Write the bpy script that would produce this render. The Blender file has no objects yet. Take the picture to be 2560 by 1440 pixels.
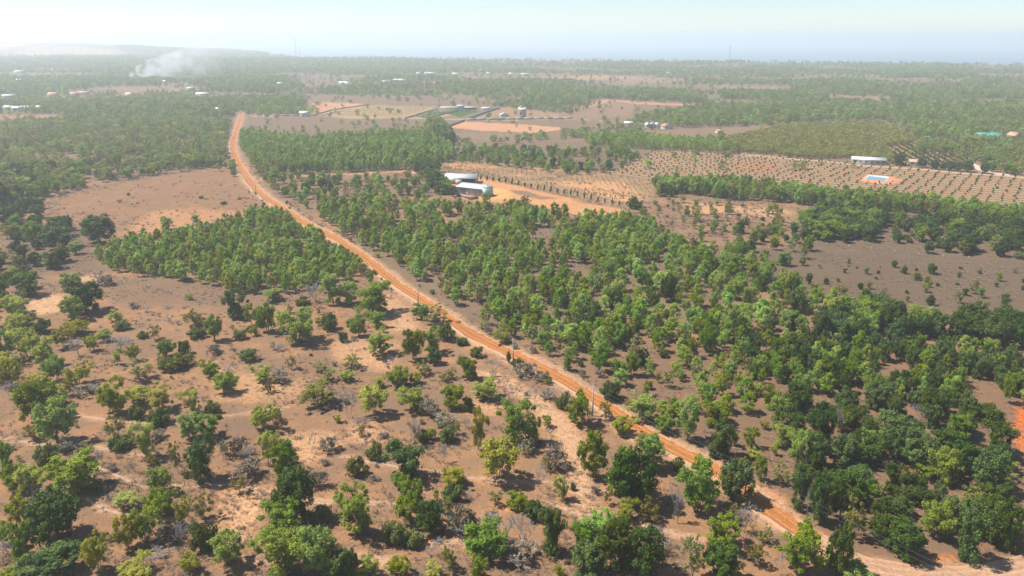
import bpy, math, random
import numpy as np
from mathutils import Vector, Euler

SC = bpy.context.scene
COL = SC.collection
rng = np.random.default_rng(7)
random.seed(7)
R = math.radians

# ------------------------------------------------------------------ camera
CAM_H = 80.0
FPX = 1828.0                      # focal length in pixels of a 2560 px wide picture
HORIZON = 97.0
PITCH = math.atan((720 - HORIZON) / FPX)
cam_data = bpy.data.cameras.new("camera")
cam_data.sensor_width = 36.0
cam_data.lens = FPX / 2560 * 36.0
cam_data.clip_start = 0.5
cam_data.clip_end = 120000
cam = bpy.data.objects.new("camera", cam_data)
cam.location = (0, 0, CAM_H)
cam.rotation_euler = (math.pi / 2 - PITCH, 0, 0)
COL.objects.link(cam)
SC.camera = cam

# ------------------------------------------------------------------ sky and sun
SUN_EL, SUN_AZ = R(57), R(-80)    # azimuth measured from +Y towards +X: the sun stands to the left
world = bpy.data.worlds.new("World")
SC.world = world
world.use_nodes = True
wn = world.node_tree.nodes
wl = world.node_tree.links
bg = wn["Background"]
sky = wn.new("ShaderNodeTexSky")
sky.sky_type = 'NISHITA'
sky.sun_disc = False
sky.sun_elevation = SUN_EL
sky.sun_rotation = SUN_AZ
sky.altitude = 80
sky.air_density = 0.9
sky.dust_density = 0.15
sky.ozone_density = 4.0
wl.new(sky.outputs[0], bg.inputs[0])
bg.inputs[1].default_value = 0.085
sun_data = bpy.data.lights.new("sun", 'SUN')
sun_data.energy = 5.0
sun_data.angle = R(0.6)
sun_data.color = (1.0, 0.94, 0.84)
sun = bpy.data.objects.new("sun", sun_data)
to_sun = Vector((math.sin(SUN_AZ) * math.cos(SUN_EL), math.cos(SUN_AZ) * math.cos(SUN_EL), math.sin(SUN_EL)))
sun.rotation_euler = to_sun.to_track_quat('Z', 'Y').to_euler()
COL.objects.link(sun)

SC.view_settings.view_transform = 'Standard'
SC.view_settings.look = 'None'
SC.view_settings.exposure = 0.88
SC.view_settings.gamma = 1.0
cy = SC.cycles
SC.render.engine = 'CYCLES'
cy.max_bounces = 5
cy.diffuse_bounces = 2
cy.glossy_bounces = 1
cy.transmission_bounces = 2
cy.transparent_max_bounces = 4
cy.volume_bounces = 1
cy.volume_max_steps = 96
cy.use_denoising = True
try:
    cy.denoiser = 'OPENIMAGEDENOISE'
    cy.denoising_input_passes = 'RGB_ALBEDO_NORMAL'
except Exception:
    pass
cy.caustics_reflective = False
cy.caustics_refractive = False
cy.sample_clamp_indirect = 4.0

# ------------------------------------------------------------------ pixel <-> ground
CP, SP = math.cos(PITCH), math.sin(PITCH)

def G(px, py, z=0.0):
    """Point at height z that the photograph shows at pixel (px, py) of 2560 x 1440."""
    a = (px - 1280.0) / FPX
    b = (720.0 - py) / FPX
    dx, dy, dz = a, CP + b * SP, -SP + b * CP
    dz = np.minimum(dz, -0.004)
    t = (z - CAM_H) / dz
    return (dx * t, dy * t)

def depth_of(x, y, z=0.0):
    return y * CP + (CAM_H - z) * SP

def to_px(x, y, z=0.0):
    d = depth_of(x, y, z)
    u = (z - CAM_H) * CP + y * SP
    return 1280 + FPX * x / d, 720 - FPX * u / d

def GP(pts):
    return np.array([G(*p) for p in pts])

# ------------------------------------------------------------------ numpy noise
def _hash(ix, iy, seed):
    n = (ix.astype(np.int64) * 374761393 + iy.astype(np.int64) * 668265263 + seed * 974711) & 0x7fffffff
    n = ((n ^ (n >> 13)) * 1274126177) & 0x7fffffff
    return ((n ^ (n >> 16)) & 0xffff) / 65535.0

def vnoise(x, y, seed=0):
    x = np.asarray(x, float); y = np.asarray(y, float)
    ix = np.floor(x); iy = np.floor(y)
    fx = x - ix; fy = y - iy
    fx = fx * fx * (3 - 2 * fx); fy = fy * fy * (3 - 2 * fy)
    a = _hash(ix, iy, seed); b = _hash(ix + 1, iy, seed)
    c = _hash(ix, iy + 1, seed); d = _hash(ix + 1, iy + 1, seed)
    return (a * (1 - fx) + b * fx) * (1 - fy) + (c * (1 - fx) + d * fx) * fy

def fbm(x, y, seed=0, oct=4):
    s = 0; a = 0.5; t = 0
    for o in range(oct):
        s = s + a * vnoise(x * 2 ** o, y * 2 ** o, seed + o * 17); t += a; a *= 0.5
    return s / t

def inside(poly, x, y):
    x = np.asarray(x, float); y = np.asarray(y, float)
    r = np.zeros(x.shape, bool)
    n = len(poly)
    for i in range(n):
        x0, y0 = poly[i]; x1, y1 = poly[(i + 1) % n]
        if y0 == y1: continue
        c = ((y0 > y) != (y1 > y)) & (x < (x1 - x0) * (y - y0) / (y1 - y0) + x0)
        r ^= c
    return r

def dist_line(pts, x, y):
    x = np.asarray(x, float); y = np.asarray(y, float)
    best = np.full(x.shape, 1e9)
    for i in range(len(pts) - 1):
        ax, ay = pts[i]; bx, by = pts[i + 1]
        vx, vy = bx - ax, by - ay
        L = vx * vx + vy * vy + 1e-9
        t = np.clip(((x - ax) * vx + (y - ay) * vy) / L, 0, 1)
        best = np.minimum(best, np.hypot(x - ax - t * vx, y - ay - t * vy))
    return best

def sstep(a, b, v):
    t = np.clip((v - a) / (b - a), 0, 1)
    return t * t * (3 - 2 * t)

# ------------------------------------------------------------------ terrain height
COAST_X = np.array([-6000, -2600, -1750, -1000, -300, 0, 700, 1750, 4000])
COAST_Y = np.array([6900, 6500, 5200, 3500, 3150, 2950, 2700, 2420, 2150])

def H(x, y):
    x = np.asarray(x, float); y = np.asarray(y, float)
    h = 0.22 * np.sin(x * 0.06 + 1.3) * np.sin(y * 0.05 + 0.4) + 0.16 * np.sin(x * 0.11 - y * 0.07) + 0.12 * np.sin(y * 0.13 + 2.0 + 0.03 * x)
    h = h * sstep(60, 90, y) * (1 - sstep(520, 620, y))
    # gentle far relief and the low ridge on the left
    far = sstep(900, 1800, y)
    h = h + far * 6.0 * (vnoise(x / 900.0, y / 700.0, 5) - 0.4)
    hill = 34 * np.exp(-((y - 4700) / 420.0) ** 2) * sstep(-1560, -2350, x) * (0.75 + 0.45 * vnoise(x / 260.0, y / 300.0, 9))
    hill2 = 46 * np.exp(-((y - 5900) / 500.0) ** 2) * sstep(-2500, -3500, x) * (0.7 + 0.5 * vnoise(x / 300.0, y / 300.0, 19))
    h = h + hill + hill2
    cy_ = np.interp(x, COAST_X, COAST_Y) + 60 * (vnoise(x / 160.0, x * 0 + 3, 3) - 0.5)
    h = h - 70 * sstep(0, 130, y - cy_)
    return h

def Hs(x, y):
    return float(H(np.array([x]), np.array([y]))[0])

# ------------------------------------------------------------------ materials
def new_mat(name):
    m = bpy.data.materials.new(name)
    m.use_nodes = True
    nt = m.node_tree
    return m, nt, nt.nodes, nt.links, nt.nodes["Principled BSDF"]

def N(nodes, kind, **kw):
    n = nodes.new(kind)
    for k, v in kw.items():
        setattr(n, k, v)
    return n

def ramp(nodes, stops, interp='LINEAR'):
    n = nodes.new("ShaderNodeValToRGB")
    cr = n.color_ramp
    cr.interpolation = interp
    while len(cr.elements) < len(stops):
        cr.elements.new(0.5)
    for e, (p, c) in zip(cr.elements, stops):
        e.position = p
        e.color = (c[0], c[1], c[2], 1) if not isinstance(c, (int, float)) else (c, c, c, 1)
    return n

def mixc(nodes, links, fac, a, b, mode='MIX'):
    n = nodes.new("ShaderNodeMix")
    n.data_type = 'RGBA'
    n.blend_type = mode
    for sock, v in ((n.inputs[0], fac), (n.inputs[6], a), (n.inputs[7], b)):
        if hasattr(v, "links") or isinstance(v, bpy.types.NodeSocket):
            links.new(v, sock)
        elif isinstance(v, (int, float)):
            sock.default_value = v
        else:
            sock.default_value = (v[0], v[1], v[2], 1)
    return n.outputs[2]

def mathn(nodes, links, op, a, b=0.5, clamp=False):
    n = nodes.new("ShaderNodeMath")
    n.operation = op
    n.use_clamp = clamp
    for sock, v in ((n.inputs[0], a), (n.inputs[1], b)):
        if isinstance(v, bpy.types.NodeSocket):
            links.new(v, sock)
        else:
            sock.default_value = v
    return n.outputs[0]

def noise(nodes, links, vec, scale, detail=3, rough=0.55):
    n = nodes.new("ShaderNodeTexNoise")
    n.inputs["Scale"].default_value = scale
    n.inputs["Detail"].default_value = detail
    n.inputs["Roughness"].default_value = rough
    if vec is not None:
        links.new(vec, n.inputs["Vector"])
    return n.outputs["Fac"]

def simple_mat(name, col, rough=0.8, var=0.25, scale=3.0, metal=0.0, col2=None, spec=0.2):
    m, nt, nodes, links, p = new_mat(name)
    tc = N(nodes, "ShaderNodeTexCoord")
    f = noise(nodes, links, tc.outputs["Object"], scale, 4, 0.65)
    c2 = col2 if col2 else tuple(c * (1 - var) for c in col)
    rp = ramp(nodes, [(0.3, c2), (0.7, col)])
    links.new(f, rp.inputs[0])
    links.new(rp.outputs[0], p.inputs["Base Color"])
    p.inputs["Roughness"].default_value = rough
    p.inputs["Metallic"].default_value = metal
    p.inputs["Specular IOR Level"].default_value = spec
    return m

def leaf_mat(name, lo, hi, trans=0.25, hue=0.05, dry=None):
    m, nt, nodes, links, p = new_mat(name)
    at = N(nodes, "ShaderNodeAttribute", attribute_name="tint")
    oi = N(nodes, "ShaderNodeObjectInfo")
    c = mixc(nodes, links, at.outputs["Fac"], lo, hi)
    # each plant its own shade
    r2 = mathn(nodes, links, 'MULTIPLY', oi.outputs["Random"], 7.31)
    r2 = mathn(nodes, links, 'FRACT', r2, 0)
    hs = N(nodes, "ShaderNodeHueSaturation")
    links.new(c, hs.inputs["Color"])
    hv = mathn(nodes, links, 'MULTIPLY_ADD', oi.outputs["Random"], hue)
    hv.node.inputs[2].default_value = 0.5 - hue * 0.75
    links.new(hv, hs.inputs["Hue"])
    vv = mathn(nodes, links, 'MULTIPLY_ADD', r2, 0.65)
    vv.node.inputs[2].default_value = 0.68
    links.new(vv, hs.inputs["Value"])
    sv = mathn(nodes, links, 'MULTIPLY_ADD', r2, -0.25)
    sv.node.inputs[2].default_value = 1.05
    links.new(sv, hs.inputs["Saturation"])
    links.new(hs.outputs[0], p.inputs["Base Color"])
    p.inputs["Roughness"].default_value = 0.6
    p.inputs["Specular IOR Level"].default_value = 0.15
    tr = N(nodes, "ShaderNodeBsdfTranslucent")
    links.new(hs.outputs[0], tr.inputs["Color"])
    mx = N(nodes, "ShaderNodeMixShader")
    mx.inputs[0].default_value = trans
    links.new(p.outputs[0], mx.inputs[1])
    links.new(tr.outputs[0], mx.inputs[2])
    links.new(mx.outputs[0], nodes["Material Output"].inputs["Surface"])
    return m

# ------------------------------------------------------------------ object helpers
def mesh_np(name, verts, faces_quads=None, faces_tris=None, mat=None, smooth=False):
    me = bpy.data.meshes.new(name)
    verts = np.asarray(verts, np.float32)
    q = np.asarray(faces_quads if faces_quads is not None else np.zeros((0, 4)), np.int32).reshape(-1, 4)
    t = np.asarray(faces_tris if faces_tris is not None else np.zeros((0, 3)), np.int32).reshape(-1, 3)
    me.vertices.add(len(verts))
    me.vertices.foreach_set("co", verts.ravel())
    loops = np.concatenate([q.ravel(), t.ravel()])
    me.loops.add(len(loops))
    me.loops.foreach_set("vertex_index", loops)
    me.polygons.add(len(q) + len(t))
    starts = np.concatenate([np.arange(len(q)) * 4, len(q) * 4 + np.arange(len(t)) * 3]).astype(np.int32)
    me.polygons.foreach_set("loop_start", starts)
    if smooth:
        me.polygons.foreach_set("use_smooth", np.ones(len(q) + len(t), bool))
    if mat is not None:
        for mm in (mat if isinstance(mat, (list, tuple)) else [mat]):
            me.materials.append(mm)
    me.update(calc_edges=True)
    me.validate()
    return me

def add_float_attr(me, name, vals, domain='POINT'):
    a = me.attributes.new(name, 'FLOAT', domain)
    a.data.foreach_set("value", np.asarray(vals, np.float32))

def tag(o, label=None, cat=None, group=None, kind=None):
    if label: o["label"] = label
    if cat: o["category"] = cat
    if group: o["group"] = group
    if kind: o["kind"] = kind
    return o

def link(name, data, parent=None, loc=None, rot=None, scale=None):
    o = bpy.data.objects.new(name, data)
    COL.objects.link(o)
    if parent is not None: o.parent = parent
    if loc is not None: o.location = loc
    if rot is not None: o.rotation_euler = rot
    if scale is not None: o.scale = scale
    return o

class MB:
    """collects boxes, prisms and tubes into one mesh"""
    def __init__(self):
        self.v = []; self.q = []; self.t = []; self.n = 0
    def add(self, v, q=(), t=()):
        self.v.extend([tuple(p) for p in v])
        self.q.extend([[i + self.n for i in f] for f in q])
        self.t.extend([[i + self.n for i in f] for f in t])
        self.n += len(v)
        return self
    def box(self, x0, y0, z0, x1, y1, z1):
        v = [(x0, y0, z0), (x1, y0, z0), (x1, y1, z0), (x0, y1, z0), (x0, y0, z1), (x1, y0, z1), (x1, y1, z1), (x0, y1, z1)]
        q = [(0, 3, 2, 1), (4, 5, 6, 7), (0, 1, 5, 4), (1, 2, 6, 5), (2, 3, 7, 6), (3, 0, 4, 7)]
        return self.add(v, q)
    def gable(self, x0, x1, y0, y1, z0, rise, th=0.08, along='x', over=0.3):
        """two thin pitched slabs with the ridge along x or y"""
        if along == 'x':
            ym = (y0 + y1) / 2
            for s in (-1, 1):
                ye = (y0 - over) if s < 0 else (y1 + over)
                k = rise / abs(ym - (y0 if s < 0 else y1))
                ze = z0 - over * k
                a = [(x0 - over, ye, ze), (x1 + over, ye, ze), (x1 + over, ym, z0 + rise), (x0 - over, ym, z0 + rise)]
                b = [(p[0], p[1], p[2] + th) for p in a]
                self.add(a + b, [(0, 3, 2, 1), (4, 5, 6, 7), (0, 1, 5, 4), (1, 2, 6, 5), (2, 3, 7, 6), (3, 0, 4, 7)])
        else:
            xm = (x0 + x1) / 2
            for s in (-1, 1):
                xe = (x0 - over) if s < 0 else (x1 + over)
                k = rise / abs(xm - (x0 if s < 0 else x1))
                ze = z0 - over * k
                a = [(xe, y0 - over, ze), (xe, y1 + over, ze), (xm, y1 + over, z0 + rise), (xm, y0 - over, z0 + rise)]
                b = [(p[0], p[1], p[2] + th) for p in a]
                self.add(a + b, [(0, 3, 2, 1), (4, 5, 6, 7), (0, 1, 5, 4), (1, 2, 6, 5), (2, 3, 7, 6), (3, 0, 4, 7)])
        return self
    def tube(self, pts, rad, n=6, cap=True):
        pts = [Vector(p) for p in pts]
        rad = rad if isinstance(rad, (list, tuple)) else [rad] * len(pts)
        vs = []; qs = []
        for i, p in enumerate(pts):
            d = (pts[min(i + 1, len(pts) - 1)] - pts[max(i - 1, 0)])
            if d.length < 1e-6: d = Vector((0, 0, 1))
            d.normalize()
            a = d.orthogonal().normalized()
            if abs(d.z) > 0.5:
                a = Vector((1, 0, 0)) - d * d.x
                a.normalize()
            b = d.cross(a)
            for k in range(n):
                t = 2 * math.pi * k / n
                vs.append(p + (a * math.cos(t) + b * math.sin(t)) * rad[i])
        for i in range(len(pts) - 1):
            for k in range(n):
                k2 = (k + 1) % n
                qs.append((i * n + k, i * n + k2, (i + 1) * n + k2, (i + 1) * n + k))
        ts = []
        if cap:
            for base, flip in ((0, True), ((len(pts) - 1) * n, False)):
                for k in range(1, n - 1):
                    f = (base, base + k, base + k + 1)
                    ts.append(f[::-1] if flip else f)
        return self.add(vs, qs, ts)
    def mesh(self, name, mat, smooth=False):
        return mesh_np(name, np.array(self.v), self.q, self.t, mat, smooth)
    def build(self, name, mat, parent=None, loc=None, rot=None, smooth=False):
        return link(name, self.mesh(name, mat, smooth), parent, loc, rot)
# ------------------------------------------------------------------ layout traced on the ground
ROAD_PX = [(604, 282), (601, 296), (594, 318), (586, 345), (582, 368), (588, 392), (602, 420), (622, 450), (648, 480), (690, 512),
           (745, 546), (800, 578), (850, 604), (895, 630), (938, 666), (985, 706), (1035, 738), (1090, 774), (1150, 818), (1205, 850),
           (1265, 880), (1325, 906), (1385, 940), (1445, 972), (1500, 1008), (1550, 1040), (1600, 1078), (1655, 1110), (1710, 1138),
           (1770, 1168), (1835, 1208), (1895, 1254), (1955, 1300), (2020, 1338), (2090, 1384), (2160, 1416), (2260, 1440), (2360, 1446), (2460, 1436), (2560, 1416), (2700, 1378)]
ROAD = GP(ROAD_PX)
SIDE_TRACK = GP([(2140, 1402), (2180, 1450), (2230, 1520)])
BRANCH = GP([(640, 452), (690, 446), (760, 440), (880, 436), (960, 432), (1010, 428), (1060, 436)])
WHITE_TRACK = GP([(2366, 360), (2400, 385), (2432, 410), (2470, 432), (2530, 439)])
GATE_LANE = GP([(1010, 296), (1180, 299), (1250, 301), (1400, 297), (1520, 303)])
TRACK2 = GP([(1195, 935), (1260, 950), (1330, 1000), (1390, 1050), (1430, 1110), (1445, 1170), (1452, 1230), (1475, 1290)])
FOOTPATHS = [GP(p) for p in (
    [(-30, 1090), (60, 1104), (150, 1116), (250, 1120), (330, 1136), (420, 1152)],
    [(150, 1030), (230, 1044), (330, 1058), (420, 1060), (560, 1042), (720, 1018)],
    [(220, 1160), (290, 1190), (350, 1216), (420, 1216), (520, 1210), (620, 1216), (700, 1235)],
    [(210, 1245), (270, 1278), (350, 1290), (450, 1305), (540, 1328), (640, 1355)],
    [(860, 1140), (960, 1160), (1040, 1180), (1100, 1182), (1180, 1196), (1260, 1200), (1380, 1206), (1460, 1222), (1520, 1228)],
    [(700, 1250), (900, 1258), (1000, 1262), (1110, 1310), (1165, 1350)],
    [(1050, 1360), (1130, 1356), (1240, 1352)],
    [(1360, 1250), (1470, 1290), (1540, 1292), (1660, 1330), (1760, 1350)],
    [(600, 1400), (700, 1410), (860, 1395), (980, 1400)])]
FURROW_DIR = GP([(1651, 369), (2140, 410)]); FURROW_DIR = FURROW_DIR[1] - FURROW_DIR[0]; FURROW_DIR /= np.linalg.norm(FURROW_DIR)
COLUMN_DIR = GP([(2272, 461.6), (2317.5, 425.6)]); COLUMN_DIR = COLUMN_DIR[1] - COLUMN_DIR[0]; COLUMN_DIR /= np.linalg.norm(COLUMN_DIR)
ORCHARD = GP([(1515, 437), (1651, 369), (1846, 382), (2060, 401), (2140, 409), (2300, 422), (2440, 432), (2640, 446), (2640, 560), (2500, 550), (2300, 512), (2000, 484), (1800, 468), (1640, 449)])
ORCHARD2 = GP([(2206, 362), (2364, 358), (2448, 415), (2240, 416)])
POND_C = GP([(2195, 449)])[0]
BROWN_FIELD = GP([(75, 512), (200, 478), (400, 438), (572, 414), (600, 432), (630, 468), (672, 508), (600, 545), (500, 560), (430, 575), (290, 592), (215, 575), (120, 560)])
FARM_YARD = GP([(1110, 462), (1190, 440), (1250, 455), (1400, 490), (1562, 525), (1555, 545), (1440, 536), (1330, 512), (1240, 505), (1170, 500), (1130, 492)])
CROP_FIELD = GP([(1095, 408), (1160, 400), (1360, 418), (1500, 432), (1640, 450), (1628, 498), (1605, 512), (1562, 524), (1400, 487), (1250, 452), (1190, 438)])

# (polygon px, colour, dry-grass cover 0..1, edge wobble m)
TAN, SAND, ORANGE, GREY, BROWN = (.45, .275, .175), (.56, .37, .25), (.56, .27, .125), (.215, .165, .13), (.33, .215, .15)
SOIL = [
    # broad dry-grass country to the right of the road
    ([(1500, 620), (1900, 600), (2120, 500), (2700, 560), (2700, 800), (2350, 790), (2100, 760), (1900, 720), (1650, 720)], (.20, .148, .110), .8, 6),
    ([(1900, 625), (2560, 655), (2700, 670), (2700, 770), (2400, 775), (2150, 745), (1930, 700)], (.160, .120, .092), .85, 5),
    ([(1580, 560), (1640, 500), (1950, 520), (2000, 560), (1960, 620), (1800, 620)], (.40, .255, .175), .6, 6),
    ([(1700, 505), (1850, 515), (1990, 530), (1900, 545), (1720, 530)], SAND, .25, 5),
    ([(1500, 900), (1900, 820), (2300, 850), (2700, 900), (2700, 1440), (2100, 1400), (1800, 1180), (1600, 1050)], (.30, .19, .13), .6, 5),  # brown-grey earth, its colour also darkened to imitate the dim lower-right corner
    ([(800, 620), (1000, 560), (1560, 560), (1900, 660), (1800, 760), (1560, 850), (1250, 850), (1000, 700)], (.30, .215, .16), .7, 5),
    ([(690, 440), (1060, 430), (1120, 480), (900, 540), (760, 530), (680, 480)], (.33, .22, .16), .6, 5),
    ([(1140, 360), (1560, 350), (1650, 375), (1510, 430), (1340, 415), (1150, 400)], (.27, .20, .155), .7, 4),
    ([(0, 590), (230, 580), (240, 690), (150, 680), (0, 690)], (.24, .165, .125), .7, 5),
    ([(40, 520), (220, 470), (560, 410), (580, 420), (400, 446), (230, 486), (100, 525)], (.26, .19, .145), .7, 4),
    ([(240, 690), (500, 700), (700, 740), (640, 790), (420, 760), (250, 740)], (.32, .21, .15), .65, 5),
    # the open brown field
    ('BROWN_FIELD', (.34, .212, .140), .45, 3),
    ([(290, 595), (330, 562), (385, 527), (440, 524), (520, 540), (590, 548), (480, 568), (420, 575)], (.50, .30, .19), .25, 5),
    ([(480, 520), (600, 530), (650, 515), (620, 545), (520, 550)], (.50, .29, .175), .25, 4),
    # farm
    ('CROP_FIELD', (.44, .31, .19), .5, 1.5),
    ([(1440, 450), (1560, 455), (1610, 490), (1560, 505), (1440, 475), (1380, 455)], (.60, .37, .225), .15, 4),
    ([(1290, 437), (1345, 420), (1330, 428), (1300, 440)], (.62, .35, .19), .1, 1.5),
    ([(1110, 412), (1160, 408), (1200, 418), (1250, 415), (1215, 424), (1140, 420)], (.62, .33, .18), .1, 1.5),
    ('FARM_YARD', (.60, .35, .205), .15, 1.5),
    ([(1235, 470), (1290, 480), (1270, 497), (1215, 500), (1205, 492)], (.66, .46, .22), .0, 1.5),
    ([(1270, 475), (1320, 478), (1350, 490), (1400, 498), (1350, 500), (1290, 487)], (.30, .215, .165), .4, 2),
    ([(1420, 497), (1480, 505), (1560, 522), (1540, 520), (1450, 507)], (.36, .24, .17), .4, 2),
    # orchards
    ('ORCHARD', (.54, .35, .24), .2, 1.0),
    ([(1820, 408), (1900, 405), (1960, 420), (1900, 432), (1850, 425)], (.60, .29, .155), .1, 5),
    ('ORCHARD2', (.40, .26, .165), .35, 1.0),
    # fields beyond
    ([(1118, 318), (1160, 304), (1290, 310), (1398, 318), (1402, 324), (1345, 333), (1200, 327)], (.60, .36, .25), .25, 1),
    ([(1150, 330), (1330, 334), (1372, 345), (1180, 350), (1130, 342)], (.33, .25, .20), .6, 3),
    ([(750, 287), (786, 254), (900, 259), (935, 263), (840, 278), (800, 287)], (.56, .335, .235), .25, 1),
    ([(810, 290), (925, 262), (1092, 266), (1060, 280), (1012, 296), (870, 297)], (.46, .36, .22), .35, 1),
    ([(1030, 293), (1100, 277), (1150, 283), (1080, 299)], (.47, .30, .18), .2, 1),
    ([(1035, 290), (1095, 278), (1125, 280), (1060, 296)], (.13, .21, .07), .1, 1),
    ([(1105, 280), (1150, 270), (1205, 278), (1150, 294)], (.10, .19, .06), .1, 1),
    ([(620, 290), (800, 290), (870, 300), (800, 318), (740, 332), (690, 336), (640, 318)], (.27, .205, .165), .6, 4),
    ([(630, 287), (690, 287), (680, 292), (640, 292)], (.60, .42, .30), .1, 1),
    ([(1178, 298), (1280, 262), (1440, 292), (1400, 300)], (.38, .27, .19), .4, 2),
    ([(1390, 284), (1495, 250), (1600, 257), (1570, 290), (1450, 303)], (.36, .25, .18), .55, 4),
    ([(1410, 277), (1500, 250), (1530, 252), (1440, 278)], (.50, .32, .22), .2, 3),
    ([(1500, 248), (1620, 256), (1765, 262), (1765, 265), (1600, 261)], (.58, .32, .2), .1, 2),
    ([(1790, 320), (1820, 322), (1812, 334), (1785, 334)], (.52, .33, .22), .2, 1),
    ([(2285, 335), (2310, 340), (2300, 362), (2284, 355)], (.55, .34, .2), .2, 2),
    ([(2010, 404), (2140, 402), (2140, 408), (2050, 406)], (.34, .27, .16), .5, 2),
    ([(1600, 330), (1800, 318), (2000, 315), (1990, 330), (1800, 345), (1700, 340)], (.33, .235, .17), .6, 4),
    ([(0, 285), (130, 288), (240, 295), (120, 300), (0, 298)], (.42, .27, .19), .4, 4),
    ([(250, 218), (420, 220), (520, 232), (300, 236)], (.33, .23, .175), .5, 6),
    ([(120, 231), (220, 232), (200, 239), (110, 237)], (.55, .32, .21), .2, 4),
    ([(80, 172), (190, 173), (190, 178), (80, 178)], (.50, .29, .2), .2, 6),
    ([(1040, 208), (1100, 205), (1120, 214), (1050, 216)], (.45, .28, .19), .3, 8),
    ([(1290, 196), (1500, 188), (1640, 196), (1500, 202), (1330, 203)], (.45, .29, .2), .35, 8),
    ([(1500, 200), (1700, 196), (1760, 205), (1560, 212)], (.36, .27, .2), .5, 8),
    ([(2030, 172), (2130, 175), (2130, 179), (2030, 177)], (.60, .40, .28), .1, 8),
    ([(1780, 215), (1970, 220), (1985, 228), (1800, 224)], (.36, .27, .2), .5, 6),
    ([(2060, 238), (2240, 243), (2200, 252), (2070, 248)], (.36, .27, .2), .5, 6),
    ([(0, 118), (50, 119), (60, 128), (0, 136)], (.72, .50, .38), .05, 10),
    ([(60, 128), (300, 134), (300, 140), (20, 141)], (.50, .36, .30), .2, 10),
    ([(530, 140), (700, 143), (700, 146), (560, 146)], (.55, .38, .3), .2, 10),
    # the bare sandy clearing and pale crusts in the foreground
    ([(530, 1235), (600, 1215), (690, 1225), (715, 1260), (650, 1300), (620, 1345), (560, 1320)], (.60, .40, .27), .12, 3),
    ([(690, 1090), (830, 1075), (860, 1110), (760, 1160), (700, 1150)], (.56, .37, .25), .2, 3),
    ([(880, 1050), (960, 1060), (940, 1110), (860, 1100)], (.56, .365, .25), .2, 3),
    ([(820, 850), (1000, 860), (980, 930), (840, 910)], (.54, .355, .245), .25, 4),
    ([(940, 720), (1010, 760), (1050, 830), (990, 830), (950, 790)], (.53, .36, .255), .25, 3),
    ([(500, 900), (800, 960), (720, 1010), (520, 1000)], (.50, .325, .215), .3, 4),
    ([(60, 740), (160, 735), (160, 780), (70, 790)], (.58, .40, .28), .2, 3),
    ([(190, 690), (250, 680), (240, 710), (190, 710)], (.56, .38, .26), .2, 3),
    ([(1130, 990), (1250, 1000), (1240, 1040), (1140, 1030)], (.52, .35, .24), .25, 3),
    ([(1240, 1255), (1290, 1262), (1280, 1275), (1235, 1270)], (.58, .29, .16), .1, 1.5),
    ([(870, 1380), (1010, 1400), (1000, 1440), (860, 1440)], (.55, .38, .28), .2, 2),
    ([(1330, 1010), (1400, 1040), (1470, 1120), (1480, 1200), (1420, 1240), (1400, 1130)], (.53, .355, .245), .25, 3),
    ([(2545, 1010), (2640, 1000), (2640, 1200), (2560, 1160), (2530, 1100)], (.62, .20, .07), .0, 1.5),
    ([(2310, 1395), (2390, 1385), (2400, 1415), (2320, 1425)], (.50, .24, .12), .2, 2),
    ([(1890, 1215), (1965, 1240), (1970, 1280), (1920, 1260)], (.55, .30, .18), .15, 1.5),
]
NAMED = dict(BROWN_FIELD=BROWN_FIELD, FARM_YARD=FARM_YARD, CROP_FIELD=CROP_FIELD, ORCHARD=ORCHARD, ORCHARD2=ORCHARD2)

def axis(near0, near1, step, ends, grow):
    a = list(np.arange(near0, near1, step))
    s = step; v = a[-1]
    while v < ends[1]:
        s *= grow; v += s; a.append(v)
    s = step; v = a[0]; pre = []
    while v > ends[0]:
        s *= grow; v -= s; pre.append(v)
    return np.array(pre[::-1] + a)

gx = axis(-150, 150, 1.3, (-7000, 7000), 1.018)
gy = axis(88, 300, 1.15, (-1500, 9000), 1.014)
# few rows are needed behind the camera
GXm, GYm = np.meshgrid(gx, gy)
gxf, gyf = GXm.ravel(), GYm.ravel()
gz = H(gxf, gyf)
nx, ny = len(gx), len(gy)
ii = (np.arange(ny - 1)[:, None] * nx + np.arange(nx - 1)[None, :]).ravel()
quads = np.stack([ii, ii + 1, ii + nx + 1, ii + nx], 1)

soil = np.tile(np.array(TAN), (len(gxf), 1))
grass = np.full(len(gxf), .56)
furrow = np.zeros(len(gxf))
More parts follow.
